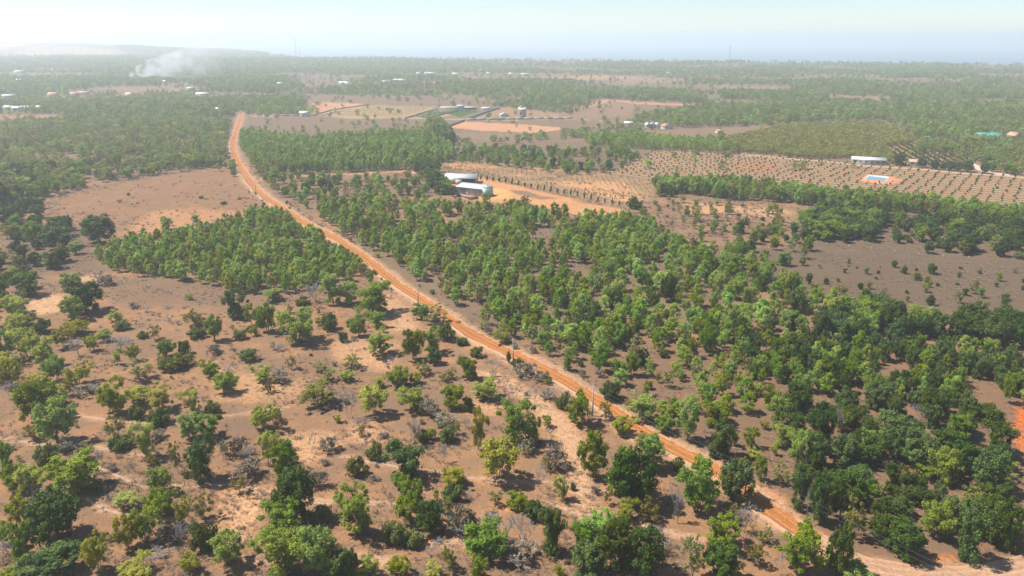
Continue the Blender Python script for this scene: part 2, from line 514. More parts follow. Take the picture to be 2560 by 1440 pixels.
# country-scale changes: greyer and scrubbier with distance
farw = sstep(330, 700, gyf)
farcol = np.array([.30, .225, .16])[None] * (0.8 + 0.4 * fbm(gxf / 120, gyf / 90, 41)[:, None])
soil = soil * (1 - farw[:, None]) + farcol * farw[:, None]
grass = grass + farw * .2
big = fbm(gxf / 38, gyf / 30, 11)
soil *= (0.86 + 0.28 * big)[:, None]
dryp = sstep(.46, .60, fbm(gxf / 17, gyf / 13, 23)) * .65
soil = soil * (1 - dryp[:, None]) + np.array([.27, .19, .145])[None] * dryp[:, None]
for poly, colr, gr, wob in SOIL:
    P = NAMED[poly] if isinstance(poly, str) else GP(poly)
    pad = wob * 2 + 5
    sel = np.where((gxf > P[:, 0].min() - pad) & (gxf < P[:, 0].max() + pad) & (gyf > P[:, 1].min() - pad) & (gyf < P[:, 1].max() + pad))[0]
    if len(sel) == 0: continue
    x, y = gxf[sel], gyf[sel]
    acc = np.zeros(len(sel))
    for k in range(5):
        dx = wob * 2.2 * (fbm(x / (wob * 3), y / (wob * 3), 100 + k) - .5) + (wob * .5) * math.cos(k * 1.256) * (k > 0)
        dy = wob * 2.2 * (fbm(x / (wob * 3), y / (wob * 3), 200 + k) - .5) + (wob * .5) * math.sin(k * 1.256) * (k > 0)
        acc += inside(P, x + dx, y + dy)
    acc /= 5
    tex = (0.88 + 0.24 * fbm(x / 9, y / 7, 77))[:, None]
    soil[sel] = soil[sel] * (1 - acc[:, None]) + np.array(colr)[None] * tex * acc[:, None]
    grass[sel] = grass[sel] * (1 - acc) + gr * acc
    if poly == 'ORCHARD': furrow[sel] = np.maximum(furrow[sel], acc)
# pale sand thrown up beside the road, sandy double track
def along(pts, r0, r1, colr, gr, seed, amt=1.0):
    d = dist_line(pts, gxf, gyf) + 3.0 * (fbm(gxf / 6, gyf / 6, seed) - .5)
    w = (1 - sstep(r0, r1, d)) * amt
    soil[:] = soil * (1 - w[:, None]) + np.array(colr)[None] * w[:, None]
    grass[:] = grass * (1 - w) + gr * w
along(ROAD[:33], 3.0, 5.4, (.60, .43, .32), .2, 300, .75)
along(ROAD[33:], 2.0, 4.0, (.46, .32, .23), .3, 301, .8)
along(TRACK2, 1.2, 3.6, (.58, .40, .29), .12, 310, .85)
along(BRANCH, 1.5, 3.5, (.62, .31, .165), .05, 320, .9)
along(WHITE_TRACK, 1.5, 2.6, (.60, .50, .42), .02, 330, 1)
along(GATE_LANE, 1.2, 2.4, (.56, .47, .40), .05, 340, .9)
for k, fp in enumerate(FOOTPATHS):
    d = dist_line(fp, gxf, gyf) + 0.5 * (fbm(gxf / 3, gyf / 3, 400 + k) - .5)
    w = (1 - sstep(.35, 1.0, d)) * (0.5 + .5 * vnoise(gxf / 7, gyf / 7, 420 + k)) * .85
    soil[:] = soil * (1 - w[:, None]) + np.array([.62, .43, .32])[None] * w[:, None]
    grass[:] = grass * (1 - w)

gm, nt, nodes, links, p = new_mat("dry_earth")
tc = N(nodes, "ShaderNodeTexCoord")
geo_pos = tc.outputs["Object"]
at = N(nodes, "ShaderNodeAttribute", attribute_name="soil")
ga = N(nodes, "ShaderNodeAttribute", attribute_name="dry_cover")
fa = N(nodes, "ShaderNodeAttribute", attribute_name="furrow")
n1 = noise(nodes, links, geo_pos, 0.9, 5, .68)
n2 = noise(nodes, links, geo_pos, 0.16, 4, .6)
n3 = noise(nodes, links, geo_pos, 3.2, 3, .7)
n4 = noise(nodes, links, geo_pos, 0.045, 3, .6)
# dry grass mats: more where dry_cover is high
s = mathn(nodes, links, 'MULTIPLY_ADD', n1, .9)
links.new(mathn(nodes, links, 'MULTIPLY', n2, .55), s.node.inputs[2])
s = mathn(nodes, links, 'ADD', s, mathn(nodes, links, 'MULTIPLY', ga.outputs["Fac"], .55))
msk = ramp(nodes, [(0.0, 0.0), (.86, 0.0), (1.0, 1.0)])
links.new(mathn(nodes, links, 'MULTIPLY', s, .92), msk.inputs[0])
soilvar = ramp(nodes, [(.30, .60), (.5, 1.0), (.70, 1.26)])
links.new(n1, soilvar.inputs[0])
c0 = mixc(nodes, links, 1.0, at.outputs["Color"], soilvar.outputs[0], 'MULTIPLY')
sp = ramp(nodes, [(.34, .58), (.52, 1.0), (.70, 1.25)])
links.new(n3, sp.inputs[0])
c0 = mixc(nodes, links, .8, c0, sp.outputs[0], 'MULTIPLY')
strawmix = mixc(nodes, links, n4, (.185, .130, .083), (.140, .108, .076))
straw = mixc(nodes, links, .5, strawmix, mixc(nodes, links, 1.0, at.outputs["Color"], (.56, .56, .60), 'MULTIPLY'))
c1 = mixc(nodes, links, mathn(nodes, links, 'MULTIPLY', msk.outputs[0], .8), c0, straw)
# ploughed strips of the orchard: pale soil between strips of dry weeds
vd = N(nodes, "ShaderNodeVectorMath", operation='DOT_PRODUCT')
vd.inputs[1].default_value = (-FURROW_DIR[1], FURROW_DIR[0], 0)
wob = noise(nodes, links, geo_pos, 0.08, 2, .5)
links.new(geo_pos, vd.inputs[0])
ph = mathn(nodes, links, 'MULTIPLY', vd.outputs["Value"], 1 / 6.3)
ph = mathn(nodes, links, 'ADD', ph, mathn(nodes, links, 'MULTIPLY', wob, .5))
ph = mathn(nodes, links, 'ADD', ph, mathn(nodes, links, 'MULTIPLY', n1, .25))
tri = mathn(nodes, links, 'PINGPONG', ph, .5)
fr = ramp(nodes, [(.34, 0.0), (.46, 1.0)])
links.new(mathn(nodes, links, 'MULTIPLY', tri, 2.0), fr.inputs[0])
fm = mathn(nodes, links, 'MULTIPLY', fr.outputs[0], mathn(nodes, links, 'MULTIPLY', fa.outputs["Fac"], .9))
c2 = mixc(nodes, links, fm, c1, (.12, .095, .052))
links.new(c2, p.inputs["Base Color"])
p.inputs["Roughness"].default_value = .95
p.inputs["Specular IOR Level"].default_value = .05
bm_ = N(nodes, "ShaderNodeBump")
bm_.inputs["Strength"].default_value = .6
bm_.inputs["Distance"].default_value = .25
links.new(mathn(nodes, links, 'ADD', n1, mathn(nodes, links, 'MULTIPLY', n3, .35)), bm_.inputs["Height"])
links.new(bm_.outputs[0], p.inputs["Normal"])

gme = mesh_np("ground", np.stack([gxf, gyf, gz], 1), quads, None, gm, True)
soil = soil * np.array([.66, .565, .435])[None]
ca = gme.attributes.new("soil", 'FLOAT_COLOR', 'POINT')
ca.data.foreach_set("color", np.concatenate([np.clip(soil, 0, .8), np.ones((len(soil), 1))], 1).astype(np.float32).ravel())
add_float_attr(gme, "dry_cover", grass)
add_float_attr(gme, "furrow", furrow)
tag(link("ground", gme), "dry tan earth with faded grass reaching to the coast", kind="structure")

# ------------------------------------------------------------------ sea
sm, nt, nodes, links, p = new_mat("sea_water")
tc = N(nodes, "ShaderNodeTexCoord")
p.inputs["Base Color"].default_value = (.035, .09, .13, 1)
p.inputs["Roughness"].default_value = .35
b = N(nodes, "ShaderNodeBump"); b.inputs["Strength"].default_value = .3; b.inputs["Distance"].default_value = 1.0
links.new(noise(nodes, links, tc.outputs["Object"], .05, 4, .6), b.inputs["Height"])
links.new(b.outputs[0], p.inputs["Normal"])
xs = np.linspace(-42000, 42000, 40); ys = np.linspace(1800, 60000, 30)
X, Y = np.meshgrid(xs, ys)
q = (np.arange(29)[:, None] * 40 + np.arange(39)[None, :]).ravel()
sea = link("sea", mesh_np("sea", np.stack([X.ravel(), Y.ravel(), X.ravel() * 0 - 38], 1), np.stack([q, q + 1, q + 41, q + 40], 1), None, sm))
tag(sea, "pale blue sea fading into haze beyond the coast", kind="structure")

# ------------------------------------------------------------------ roads
def road_mat(name, c_lo, c_hi, c_rut):
    m, nt, nodes, links, p = new_mat(name)
    tc = N(nodes, "ShaderNodeTexCoord")
    ac = N(nodes, "ShaderNodeAttribute", attribute_name="across")
    n1 = noise(nodes, links, tc.outputs["Object"], .35, 5, .65)
    n2 = noise(nodes, links, tc.outputs["Object"], 2.2, 4, .7)
    n0 = noise(nodes, links, tc.outputs["Object"], .06, 4, .65)
    rp = ramp(nodes, [(.3, c_lo), (.68, c_hi)]); links.new(mathn(nodes, links, 'MULTIPLY_ADD', n0, .6), rp.inputs[0])
    links.new(mathn(nodes, links, 'MULTIPLY', n1, .4), rp.inputs[0].links[0].from_node.inputs[2])
    a = mathn(nodes, links, 'ABSOLUTE', ac.outputs["Fac"], 0)
    d = mathn(nodes, links, 'ABSOLUTE', mathn(nodes, links, 'SUBTRACT', a, .42), 0)
    d = mathn(nodes, links, 'ADD', d, mathn(nodes, links, 'MULTIPLY', n1, .25))
    rt = ramp(nodes, [(.16, 1.0), (.30, 0.0)]); links.new(d, rt.inputs[0])
    c = mixc(nodes, links, mathn(nodes, links, 'MULTIPLY', rt.outputs[0], .8), rp.outputs[0], c_rut)
    sp = ramp(nodes, [(.32, .62), (.68, 1.2)]); links.new(n2, sp.inputs[0])
    c = mixc(nodes, links, .8, c, sp.outputs[0], 'MULTIPLY')
    edge = mathn(nodes, links, 'ADD', a, mathn(nodes, links, 'MULTIPLY', mathn(nodes, links, 'SUBTRACT', n1, .5), 1.1))
    er = ramp(nodes, [(.80, 0.0), (1.08, 1.0)]); links.new(edge, er.inputs[0])
    c = mixc(nodes, links, er.outputs[0], c, (.37, .22, .135))
    links.new(c, p.inputs["Base Color"])
    p.inputs["Roughness"].default_value = .95
    p.inputs["Specular IOR Level"].default_value = .05
    b = N(nodes, "ShaderNodeBump"); b.inputs["Strength"].default_value = .7; b.inputs["Distance"].default_value = .12
    links.new(n2, b.inputs["Height"]); links.new(b.outputs[0], p.inputs["Normal"])
    return m

def resample(pts, step):
    pts = np.asarray(pts, float)
    # Catmull-Rom, then even spacing that grows with distance
    dense = []
    for i in range(len(pts) - 1):
        p0 = pts[max(i - 1, 0)]; p1 = pts[i]; p2 = pts[i + 1]; p3 = pts[min(i + 2, len(pts) - 1)]
        t = np.linspace(0, 1, 24, endpoint=False)[:, None]
        dense.append(.5 * ((2 * p1) + (-p0 + p2) * t + (2 * p0 - 5 * p1 + 4 * p2 - p3) * t ** 2 + (-p0 + 3 * p1 - 3 * p2 + p3) * t ** 3))
    dense = np.concatenate(dense + [pts[-1:]])
    s = np.concatenate([[0], np.cumsum(np.linalg.norm(np.diff(dense, axis=0), axis=1))])
    n = max(int(s[-1] / step), 4)
    u = np.linspace(0, s[-1], n)
    return np.stack([np.interp(u, s, dense[:, 0]), np.interp(u, s, dense[:, 1])], 1)

def ribbon(name, pts, half, mat, step=1.0, lift=.07, berm=.22, label=None, smooth_k=7):
    c = resample(pts, step)
    k = smooth_k
    if len(c) > 3 * k:
        pad = np.concatenate([np.repeat(c[:1], k, 0), c, np.repeat(c[-1:], k, 0)])
        ker = np.ones(2 * k + 1) / (2 * k + 1)
        c = np.stack([np.convolve(pad[:, i], ker, 'valid') for i in range(2)], 1)
    t = np.gradient(c, axis=0); t /= np.linalg.norm(t, axis=1)[:, None] + 1e-9
    nrm = np.stack([-t[:, 1], t[:, 0]], 1)
    us = np.array([-1.35, -1.15, -1.0, -.8, -.55, -.42, -.25, 0, .25, .42, .55, .8, 1.0, 1.15, 1.35])
    prof = np.array([-.25, .02 + berm * .6, .05 + berm, .02, -.02, -.06, -.01, .02, -.01, -.06, -.02, .02, .05 + berm, .02 + berm * .6, -.25])
    s = np.arange(len(c)) * step
    V = []; A = []
    for j, u in enumerate(us):
        wl_ = half * (1 + .30 * (vnoise(s / 7, s * 0 + (u > 0) * 9.3, 500) - .5) + .18 * (vnoise(s / 2.1, s * 0 + (u > 0) * 5.1, 501) - .5))
        pnt = c + nrm * (u * wl_)[:, None]
        bz = prof[j] + (abs(u) > .9) * (abs(u) < 1.3) * berm * 1.2 * (vnoise(s / 3, s * 0 + j, 502) - .55)
        z = H(pnt[:, 0], pnt[:, 1]) + lift + bz
        V.append(np.stack([pnt[:, 0], pnt[:, 1], z], 1)); A.append(np.full(len(c), u))
    m = len(us); V = np.stack(V, 1).reshape(-1, 3); A = np.stack(A, 1).ravel()
    i = (np.arange(len(c) - 1)[:, None] * m + np.arange(m - 1)[None]).ravel()
    me = mesh_np(name, V, np.stack([i, i + 1, i + m + 1, i + m][::-1], 1), None, mat, True)
    add_float_attr(me, "across", A)
    o = link(name, me)
    tag(o, label, kind="structure")
    return o

M_ROAD = road_mat("orange_dirt", (.26, .098, .028), (.355, .142, .044), (.39, .185, .075))
M_LANE = road_mat("pale_dirt", (.28, .155, .085), (.38, .23, .14), (.42, .27, .175))
M_RED = road_mat("red_dirt", (.30, .12, .05), (.40, .175, .08), (.42, .21, .10))
i_split = 34
ribbon("dirt_road", np.concatenate([ROAD[:i_split + 1]]), 2.1, M_ROAD, 1.1, label="orange dirt road running from the far trees to the lower corner")
ribbon("dirt_track", ROAD[i_split - 1:], 1.9, M_LANE, .8, lift=.10, berm=.14, label="pale brown track curving off the end of the dirt road")
ribbon("farm_lane", BRANCH, 1.5, M_RED, 2.0, lift=.12, berm=.2, label="thin red lane leading from the road to the farm", smooth_k=2)
ribbon("gravel_lane", WHITE_TRACK, 1.5, simple_mat("pale_gravel", (.44,.37,.31), .95, .15, 1.0), 2.0, lift=.15, berm=.05, label="whitish lane beside the small striped orchard", smooth_k=2)
ribbon("orchard_lane", GP([(1845, 386), (2060, 404), (2140, 411.5), (2300, 425), (2440, 436), (2640, 449)]), 1.3, simple_mat("lane_dust", (.37,.26,.18), .95, .2, .6), 3.0, lift=.15, berm=.03, label="dusty lane along the far edge of the large orchard", smooth_k=2)
ROADS_ALL = [ROAD, BRANCH, WHITE_TRACK]

M_PATH = simple_mat("trodden_dust", (.40, .285, .205), .95, .3, .8)
PATH_LABEL = ["trodden footpath crossing the scrub from the left edge", "trodden footpath behind the long one", "winding footpath above the sandy clearing", "footpath passing in front of the sandy clearing", "footpath winding through the middle of the scrub",
              "footpath leading down from the sandy clearing", "short trodden path near the bottom of the scrub", "footpath running under the big roadside trees", "faint path along the bottom of the scrub"]
for fp, lb in zip(FOOTPATHS, PATH_LABEL):
    ribbon("footpath", fp, .2, M_PATH, .5, lift=.035, berm=.0, label=lb, smooth_k=3)
# ------------------------------------------------------------------ plants: shapes
BARK = simple_mat("bark_brown", (.20, .15, .115), .9, .35, 6.0)
BARK_PALE = simple_mat("bark_pale", (.40, .35, .30), .9, .3, 6.0)
TWIG_GREY = simple_mat("twigs_grey", (.35, .32, .30), .9, .25, 4.0)
LEAF = {
    'y': leaf_mat("leaves_yellow_green", (.230, .285, .006), (.375, .430, .014), .44, .05),
    'g': leaf_mat("leaves_green", (.130, .228, .004), (.235, .350, .010), .40, .05),
    'd': leaf_mat("leaves_dark_green", (.036, .078, .003), (.084, .146, .007), .22, .04),
    'o': leaf_mat("leaves_olive", (.178, .190, .020), (.275, .275, .040), .34, .05),
    'a': leaf_mat("leaves_plantation", (.165, .295, .004), (.285, .435, .010), .44, .05),
    'f': leaf_mat("leaves_small_olive", (.190, .198, .010), (.265, .265, .018), .30, .03),
    's': leaf_mat("leaves_shrub", (.064, .102, .005), (.125, .168, .011), .24, .06),
    'h': leaf_mat("leaves_dry", (.145, .126, .060), (.212, .175, .090), .18, .05),
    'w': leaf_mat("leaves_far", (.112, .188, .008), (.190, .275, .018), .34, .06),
    'p': leaf_mat("leaves_sapling", (.055, .088, .007), (.095, .132, .012), .2, .04),
}

def leaves(centres, rads, per, size, g, up=.25, tall=.95):
    """leaf blades on the skin of each clump; returns verts, quads, tint"""
    K = len(centres)
    n = K * per
    d = g.normal(size=(n, 3)); d[:, 2] += up
    d /= np.linalg.norm(d, axis=1)[:, None]
    cl = np.repeat(np.arange(K), per)
    r = rads[cl] * (g.uniform(.25, 1.0, n) ** .5)
    stray = g.uniform(size=n) < .14
    r[stray] *= g.uniform(1.1, 2.0, stray.sum())
    pos = centres[cl] + d * r[:, None] * np.array([1, 1, tall])
    nn = d * .9 + g.normal(size=(n, 3)) * .55
    nn[:, 2] += .25
    nn /= np.linalg.norm(nn, axis=1)[:, None]
    a = np.cross(nn, g.normal(size=(n, 3))); a /= np.linalg.norm(a, axis=1)[:, None] + 1e-9
    b = np.cross(nn, a)
    s = size * g.uniform(.6, 1.3, n)
    L = (a * s[:, None]); W = b * (s * g.uniform(.38, .6, n))[:, None]
    V = np.stack([pos - L, pos + W - L * .1, pos + L, pos - W + L * .1], 1).reshape(-1, 3)
    Q = np.arange(n * 4).reshape(n, 4)
    ct = g.uniform(0, 1, K)
    tint = np.clip(ct[cl] * .6 + g.uniform(0, .55, n) - .05, 0, 1)
    return V, Q, np.repeat(tint, 4)

def clump_centres(h, w, base, K, g, kind):
    d = g.normal(size=(K, 3)); d /= np.linalg.norm(d, axis=1)[:, None]
    r = g.uniform(.12, 1, K) ** .45
    c = d * r[:, None]
    rz = h * (1 - base) / 2
    if kind == 'lobed':
        # several heads of different height over a lower skirt
        nh = int(g.integers(3, 6))
        ang = g.uniform(0, 6.28) + np.arange(nh) * 6.28 / nh + g.normal(size=nh) * .4
        hr = g.uniform(.20, .48, nh) * w * .6
        hz = g.uniform(.42, .80, nh) * h
        who = g.integers(0, nh, K)
        hw = g.uniform(.22, .34, nh) * w
        P = np.stack([np.cos(ang[who]) * hr[who] + c[:, 0] * hw[who], np.sin(ang[who]) * hr[who] + c[:, 1] * hw[who],
                      hz[who] + c[:, 2] * h * .26], 1)
        sk = g.uniform(size=K) < .30
        P[sk] = np.stack([c[sk, 0] * w * .36, c[sk, 1] * w * .36, h * (base + .06) + np.abs(c[sk, 2]) * h * .36], 1)
        P[:, 2] = np.clip(P[:, 2], h * base + .2, h * .97)
        return P
    if kind == 'upright':
        t = g.uniform(0, 1, K)
        k = np.sin(np.clip(.12 + .86 * t ** .85, 0, 1) * np.pi) ** .7
        a = g.uniform(0, 6.28, K); rr = np.sqrt(g.uniform(.05, 1, K)) * k * w * .40
        P = np.stack([np.cos(a) * rr, np.sin(a) * rr, h * (base + (1 - base) * (.04 + .92 * t))], 1)
        lean = g.normal(size=2) * .05 * h
        P[:, 0] += lean[0] * t; P[:, 1] += lean[1] * t
        return P
    P = np.stack([c[:, 0] * w * .42, c[:, 1] * w * .42, h * base + rz + c[:, 2] * rz * .86], 1)
    if kind == 'dome':
        low = P[:, 2] < h * base + rz
        P[low, 0] *= 1.08; P[low, 1] *= 1.08
    P[:, :2] += g.normal(size=(1, 2)) * w * .05
    return P

def fit(v, h, w):
    """scale leaf positions so the plant fills its height and width"""
    r = np.percentile(np.hypot(v[:, 0], v[:, 1]), 97.5)
    return np.array([w / 2 / r, w / 2 / r, h / np.percentile(v[:, 2], 99.6)])

def stems(P, h, g, n_stem, r0, sides=5, lim=10):
    mb = MB()
    order = np.argsort(g.uniform(size=len(P)))[:lim]
    tops = []
    for s in range(n_stem):
        ang = g.uniform(0, 6.28); lean = g.uniform(.02, .12) * h
        fork = Vector((math.cos(ang) * lean, math.sin(ang) * lean, h * g.uniform(.22, .42)))
        b = Vector((g.normal() * r0 * .9, g.normal() * r0 * .9, -.3))
        mid = b.lerp(fork, .5) + Vector((g.normal() * .07, g.normal() * .07, 0))
        rr = r0 * g.uniform(.75, 1.0) / (n_stem ** .35)
        mb.tube([b, mid, fork], [rr * 1.25, rr, rr * .75], sides)
        tops.append((fork, rr * .72))
    for j, i in enumerate(order):
        f, rr = tops[j % n_stem]
        e = Vector(P[i])
        m = f.lerp(e, .5) + Vector((g.normal() * .15, g.normal() * .15, g.uniform(-.1, .35)))
        mb.tube([f, m, e], [rr, rr * .55, rr * .2], 4, False)
    return mb

def twigs(h, w, g, n_limb, depth, sides=3):
    mb = MB()
    def grow(p, d, ln, r, lev):
        mid = p + d * ln * .5 + Vector((g.normal(), g.normal(), g.normal() * .5)) * ln * .06
        e = p + d * ln
        mb.tube([p, mid, e], [r, r * .8, r * .55], 4 if lev == 0 else sides, False)
        if lev >= depth: return
        for k in range(int(g.integers(3, 5))):
            nd = (d + Vector((g.normal(), g.normal(), g.normal() * .5 + .25)) * .62).normalized()
            q = p.lerp(e, g.uniform(.45, 1.0))
            grow(q, nd, ln * g.uniform(.5, .78), max(r * .55, .025), lev + 1)
    for k in range(n_limb):
        a = 6.28 * k / n_limb + g.uniform(-.5, .5)
        sp = w / h * g.uniform(.25, .75)
        d = Vector((math.cos(a) * sp, math.sin(a) * sp, 1)).normalized()
        grow(Vector((0, 0, -.2)), d, h * g.uniform(.36, .48), .05 * h / 4, 0)
    v = np.array([tuple(x) for x in mb.v])
    s = max(v[:, 2].max(), .1)
    v[:, 2] *= h / s
    rr = np.percentile(np.hypot(v[:, 0], v[:, 1]), 97)
    v[:, :2] *= (w / 2) / rr
    mb.v = [tuple(x) for x in v]
    return mb

#          h0   w0  base  K   per leaf clump kind     stems r0
SPEC = {
    'y': (6.0, 5.5, .13, 56, 128, .155, .080, 'lobed', 3, .12),
    'g': (7.0, 6.0, .07, 66, 130, .170, .084, 'lobed', 2, .16),
    'd': (7.0, 6.5, .02, 70, 140, .200, .095, 'dome', 2, .20),
    'o': (5.5, 4.4, .16, 40, 70, .140, .080, 'lobed', 3, .09),
    'a': (6.0, 3.8, .14, 44, 82, .145, .088, 'upright', 1, .10),
    'f': (3.6, 3.2, .12, 10, 60, .22, .19, 'dome', 1, .07),
    's': (2.0, 3.2, .0, 24, 130, .15, .14, 'dome', 3, .05),
    'p': (1.3, 1.5, .10, 6, 30, .20, .22, 'dome', 1, .04),
}
CROWN, TRUNK, WHOLE, LOW = {}, {}, {}, {}

def joined(name, cv, cq, tint, mb, m_leaf, m_bark):
    tv = np.array(mb.v).reshape(-1, 3); n0 = len(cv)
    V = np.concatenate([cv, tv]) if len(tv) else cv
    Q = np.concatenate([cq, np.array(mb.q, int).reshape(-1, 4) + n0])
    T = np.array(mb.t, int).reshape(-1, 3) + n0
    me = mesh_np(name, V, Q, T, [m_leaf, m_bark])
    mi = np.zeros(len(me.polygons), np.int32); mi[len(cq):] = 1
    me.polygons.foreach_set("material_index", mi)
    add_float_attr(me, "tint", np.concatenate([tint, np.zeros(len(tv))]))
    return me

NVAR = {'y': 7, 'g': 8, 'd': 7, 'o': 5, 'a': 8, 'f': 4, 's': 5, 'p': 4}
for k, (h0, w0, base, K, per, lf, cr, kind, ns, r0) in SPEC.items():
    CROWN[k], TRUNK[k], WHOLE[k], LOW[k] = [], [], [], []
    for v in range(NVAR[k]):
        g = np.random.default_rng(1000 + ord(k) * 31 + v)
        kd = kind
        if kind == 'lobed' and v % 3 == 2: kd = 'dome' if k == 'g' else 'round'
        if k == 'd' and v % 2: kd = 'lobed'
        P = clump_centres(h0, w0, base, K, g, kd)
        rad = w0 * cr * g.uniform(.55, 1.5, K)
        cv, cq, ti = leaves(P, rad, per, lf, g, .15, 1.25 if kd == 'upright' else .95)
        f_ = fit(cv, h0, w0); cv = cv * f_; P = P * f_
        mb = stems(P, h0, g, ns, r0)
        bark = BARK_PALE if k in 'yoa' else BARK
        cm = mesh_np("crown_" + k, cv, cq, None, LEAF[k]); add_float_attr(cm, "tint", ti)
        CROWN[k].append(cm); TRUNK[k].append(mb.mesh("trunk_" + k, bark, True))
        WHOLE[k].append(joined("tree_" + k, cv, cq, ti, mb, LEAF[k], bark))
        if v < 4 and k in 'ygdoaf':
            K2 = max(K // 2, 6)
            P2 = P[:K2]
            cv2, cq2, ti2 = leaves(P2, w0 * cr * 1.35 * g.uniform(.8, 1.25, K2), 22, lf * 1.9, g)
            mb2 = stems(P2, h0, g, 1, r0 * 1.1, 4, 4)
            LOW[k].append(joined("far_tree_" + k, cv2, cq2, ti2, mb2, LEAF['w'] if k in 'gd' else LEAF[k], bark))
# bare trees and dry bushes: twigs, with or without a few leaves
SPEC['b'] = (4.6, 4.0); SPEC['h'] = (2.6, 3.4)
TRUNK['b'], TRUNK['h'], CROWN['h'] = [], [], []
WHOLE['b'], WHOLE['h'], LOW['b'], LOW['h'] = [], [], [], []
for v in range(5):
    g = np.random.default_rng(77 + v)
    mb = twigs(4.6, 4.0, g, int(g.integers(2, 5)), 4)
    me = mb.mesh("bare_tree", TWIG_GREY); TRUNK['b'].append(me); WHOLE['b'].append(me)
    g = np.random.default_rng(177 + v)
    mb = twigs(2.6, 3.4, g, 5, 3)
    TRUNK['h'].append(mb.mesh("dry_bush_twigs", TWIG_GREY))
    P = clump_centres(2.5, 3.2, .1, 14, g, 'dome')
    cv, cq, ti = leaves(P, 3.2 * .13 * g.uniform(.7, 1.3, 14), 44, .17, g)
    cm = mesh_np("dry_bush_leaves", cv, cq, None, LEAF['h']); add_float_attr(cm, "tint", ti)
    CROWN['h'].append(cm)
    WHOLE['h'].append(joined("dry_bush", cv, cq, ti, mb, LEAF['h'], TWIG_GREY))

# ------------------------------------------------------------------ plants: where they stand
Z = 860 / 2560.0
HAND = []
def crop(ox, oy, s):
    for e in s.strip().split(';'):
        e = e.strip()
        if not e: continue
        t, x, y, w, h = e.split(',')
        HAND.append((t.strip(), ox + float(x) * Z, oy + float(y) * Z, float(w) * Z, float(h) * Z))
crop(0, 960, """g,300,270,280,300;g,430,440,260,330;y,450,160,130,150;y,870,210,200,250;y,1030,150,170,140;s,1020,250,110,90;s,1190,295,160,120;
y,1220,180,160,200;y,1450,220,160,190;g,1410,410,180,200;g,1540,400,190,175;d,1500,700,200,310;o,1450,760,60,160;y,1100,540,190,260;s,900,475,150,95;
o,880,400,150,180;o,1330,660,90,220;y,540,810,340,300;d,660,800,120,150;s,350,600,150,150;g,60,700,130,260;g,130,790,180,180;y,240,830,160,230;
y,180,1040,200,220;d,440,1150,360,350;g,200,1290,180,250;y,20,1190,90,180;d,390,1440,330,230;y,740,1390,170,280;g,1200,800,180,190;g,1210,960,210,190;
y,1100,1150,230,300;y,950,1210,160,220;y,950,920,150,120;y,1370,1050,120,210;o,1520,1000,150,190;s,1520,1240,180,200;b,1370,1200,150,170;h,1240,1180,150,130;
g,1700,1360,220,250;y,1430,1400,180,160;y,1000,1450,270,160;b,1660,550,80,160;h,1790,520,130,150;b,1850,560,120,130;h,1850,690,220,160;y,1960,330,190,200;
h,2040,280,130,120;y,2000,590,160,240;g,2130,690,220,260;d,2210,1010,280,360;s,2400,1040,170,120;h,2380,760,150,140;h,2450,490,150,120;b,2320,500,60,150;
g,2080,1150,280,270;g,2100,1420,350,340;g,2380,1420,280,330;d,2500,1450,200,210;g,1670,70,190,160;o,2380,150,250,170;y,100,1440,170,110;b,770,590,80,100;
b,990,660,90,90;b,90,350,70,60;b,100,120,150,150;o,250,410,120,110;h,520,490,150,100;h,640,80,200,80;b,80,1280,180,150;s,1580,210,110,90;o,1130,600,110,90;
b,830,920,70,110;b,1590,860,50,70;h,1160,420,160,90;b,20,390,50,60;h,280,890,150,80;s,400,800,70,50;h,1340,1080,120,70;b,1130,1320,200,110""")
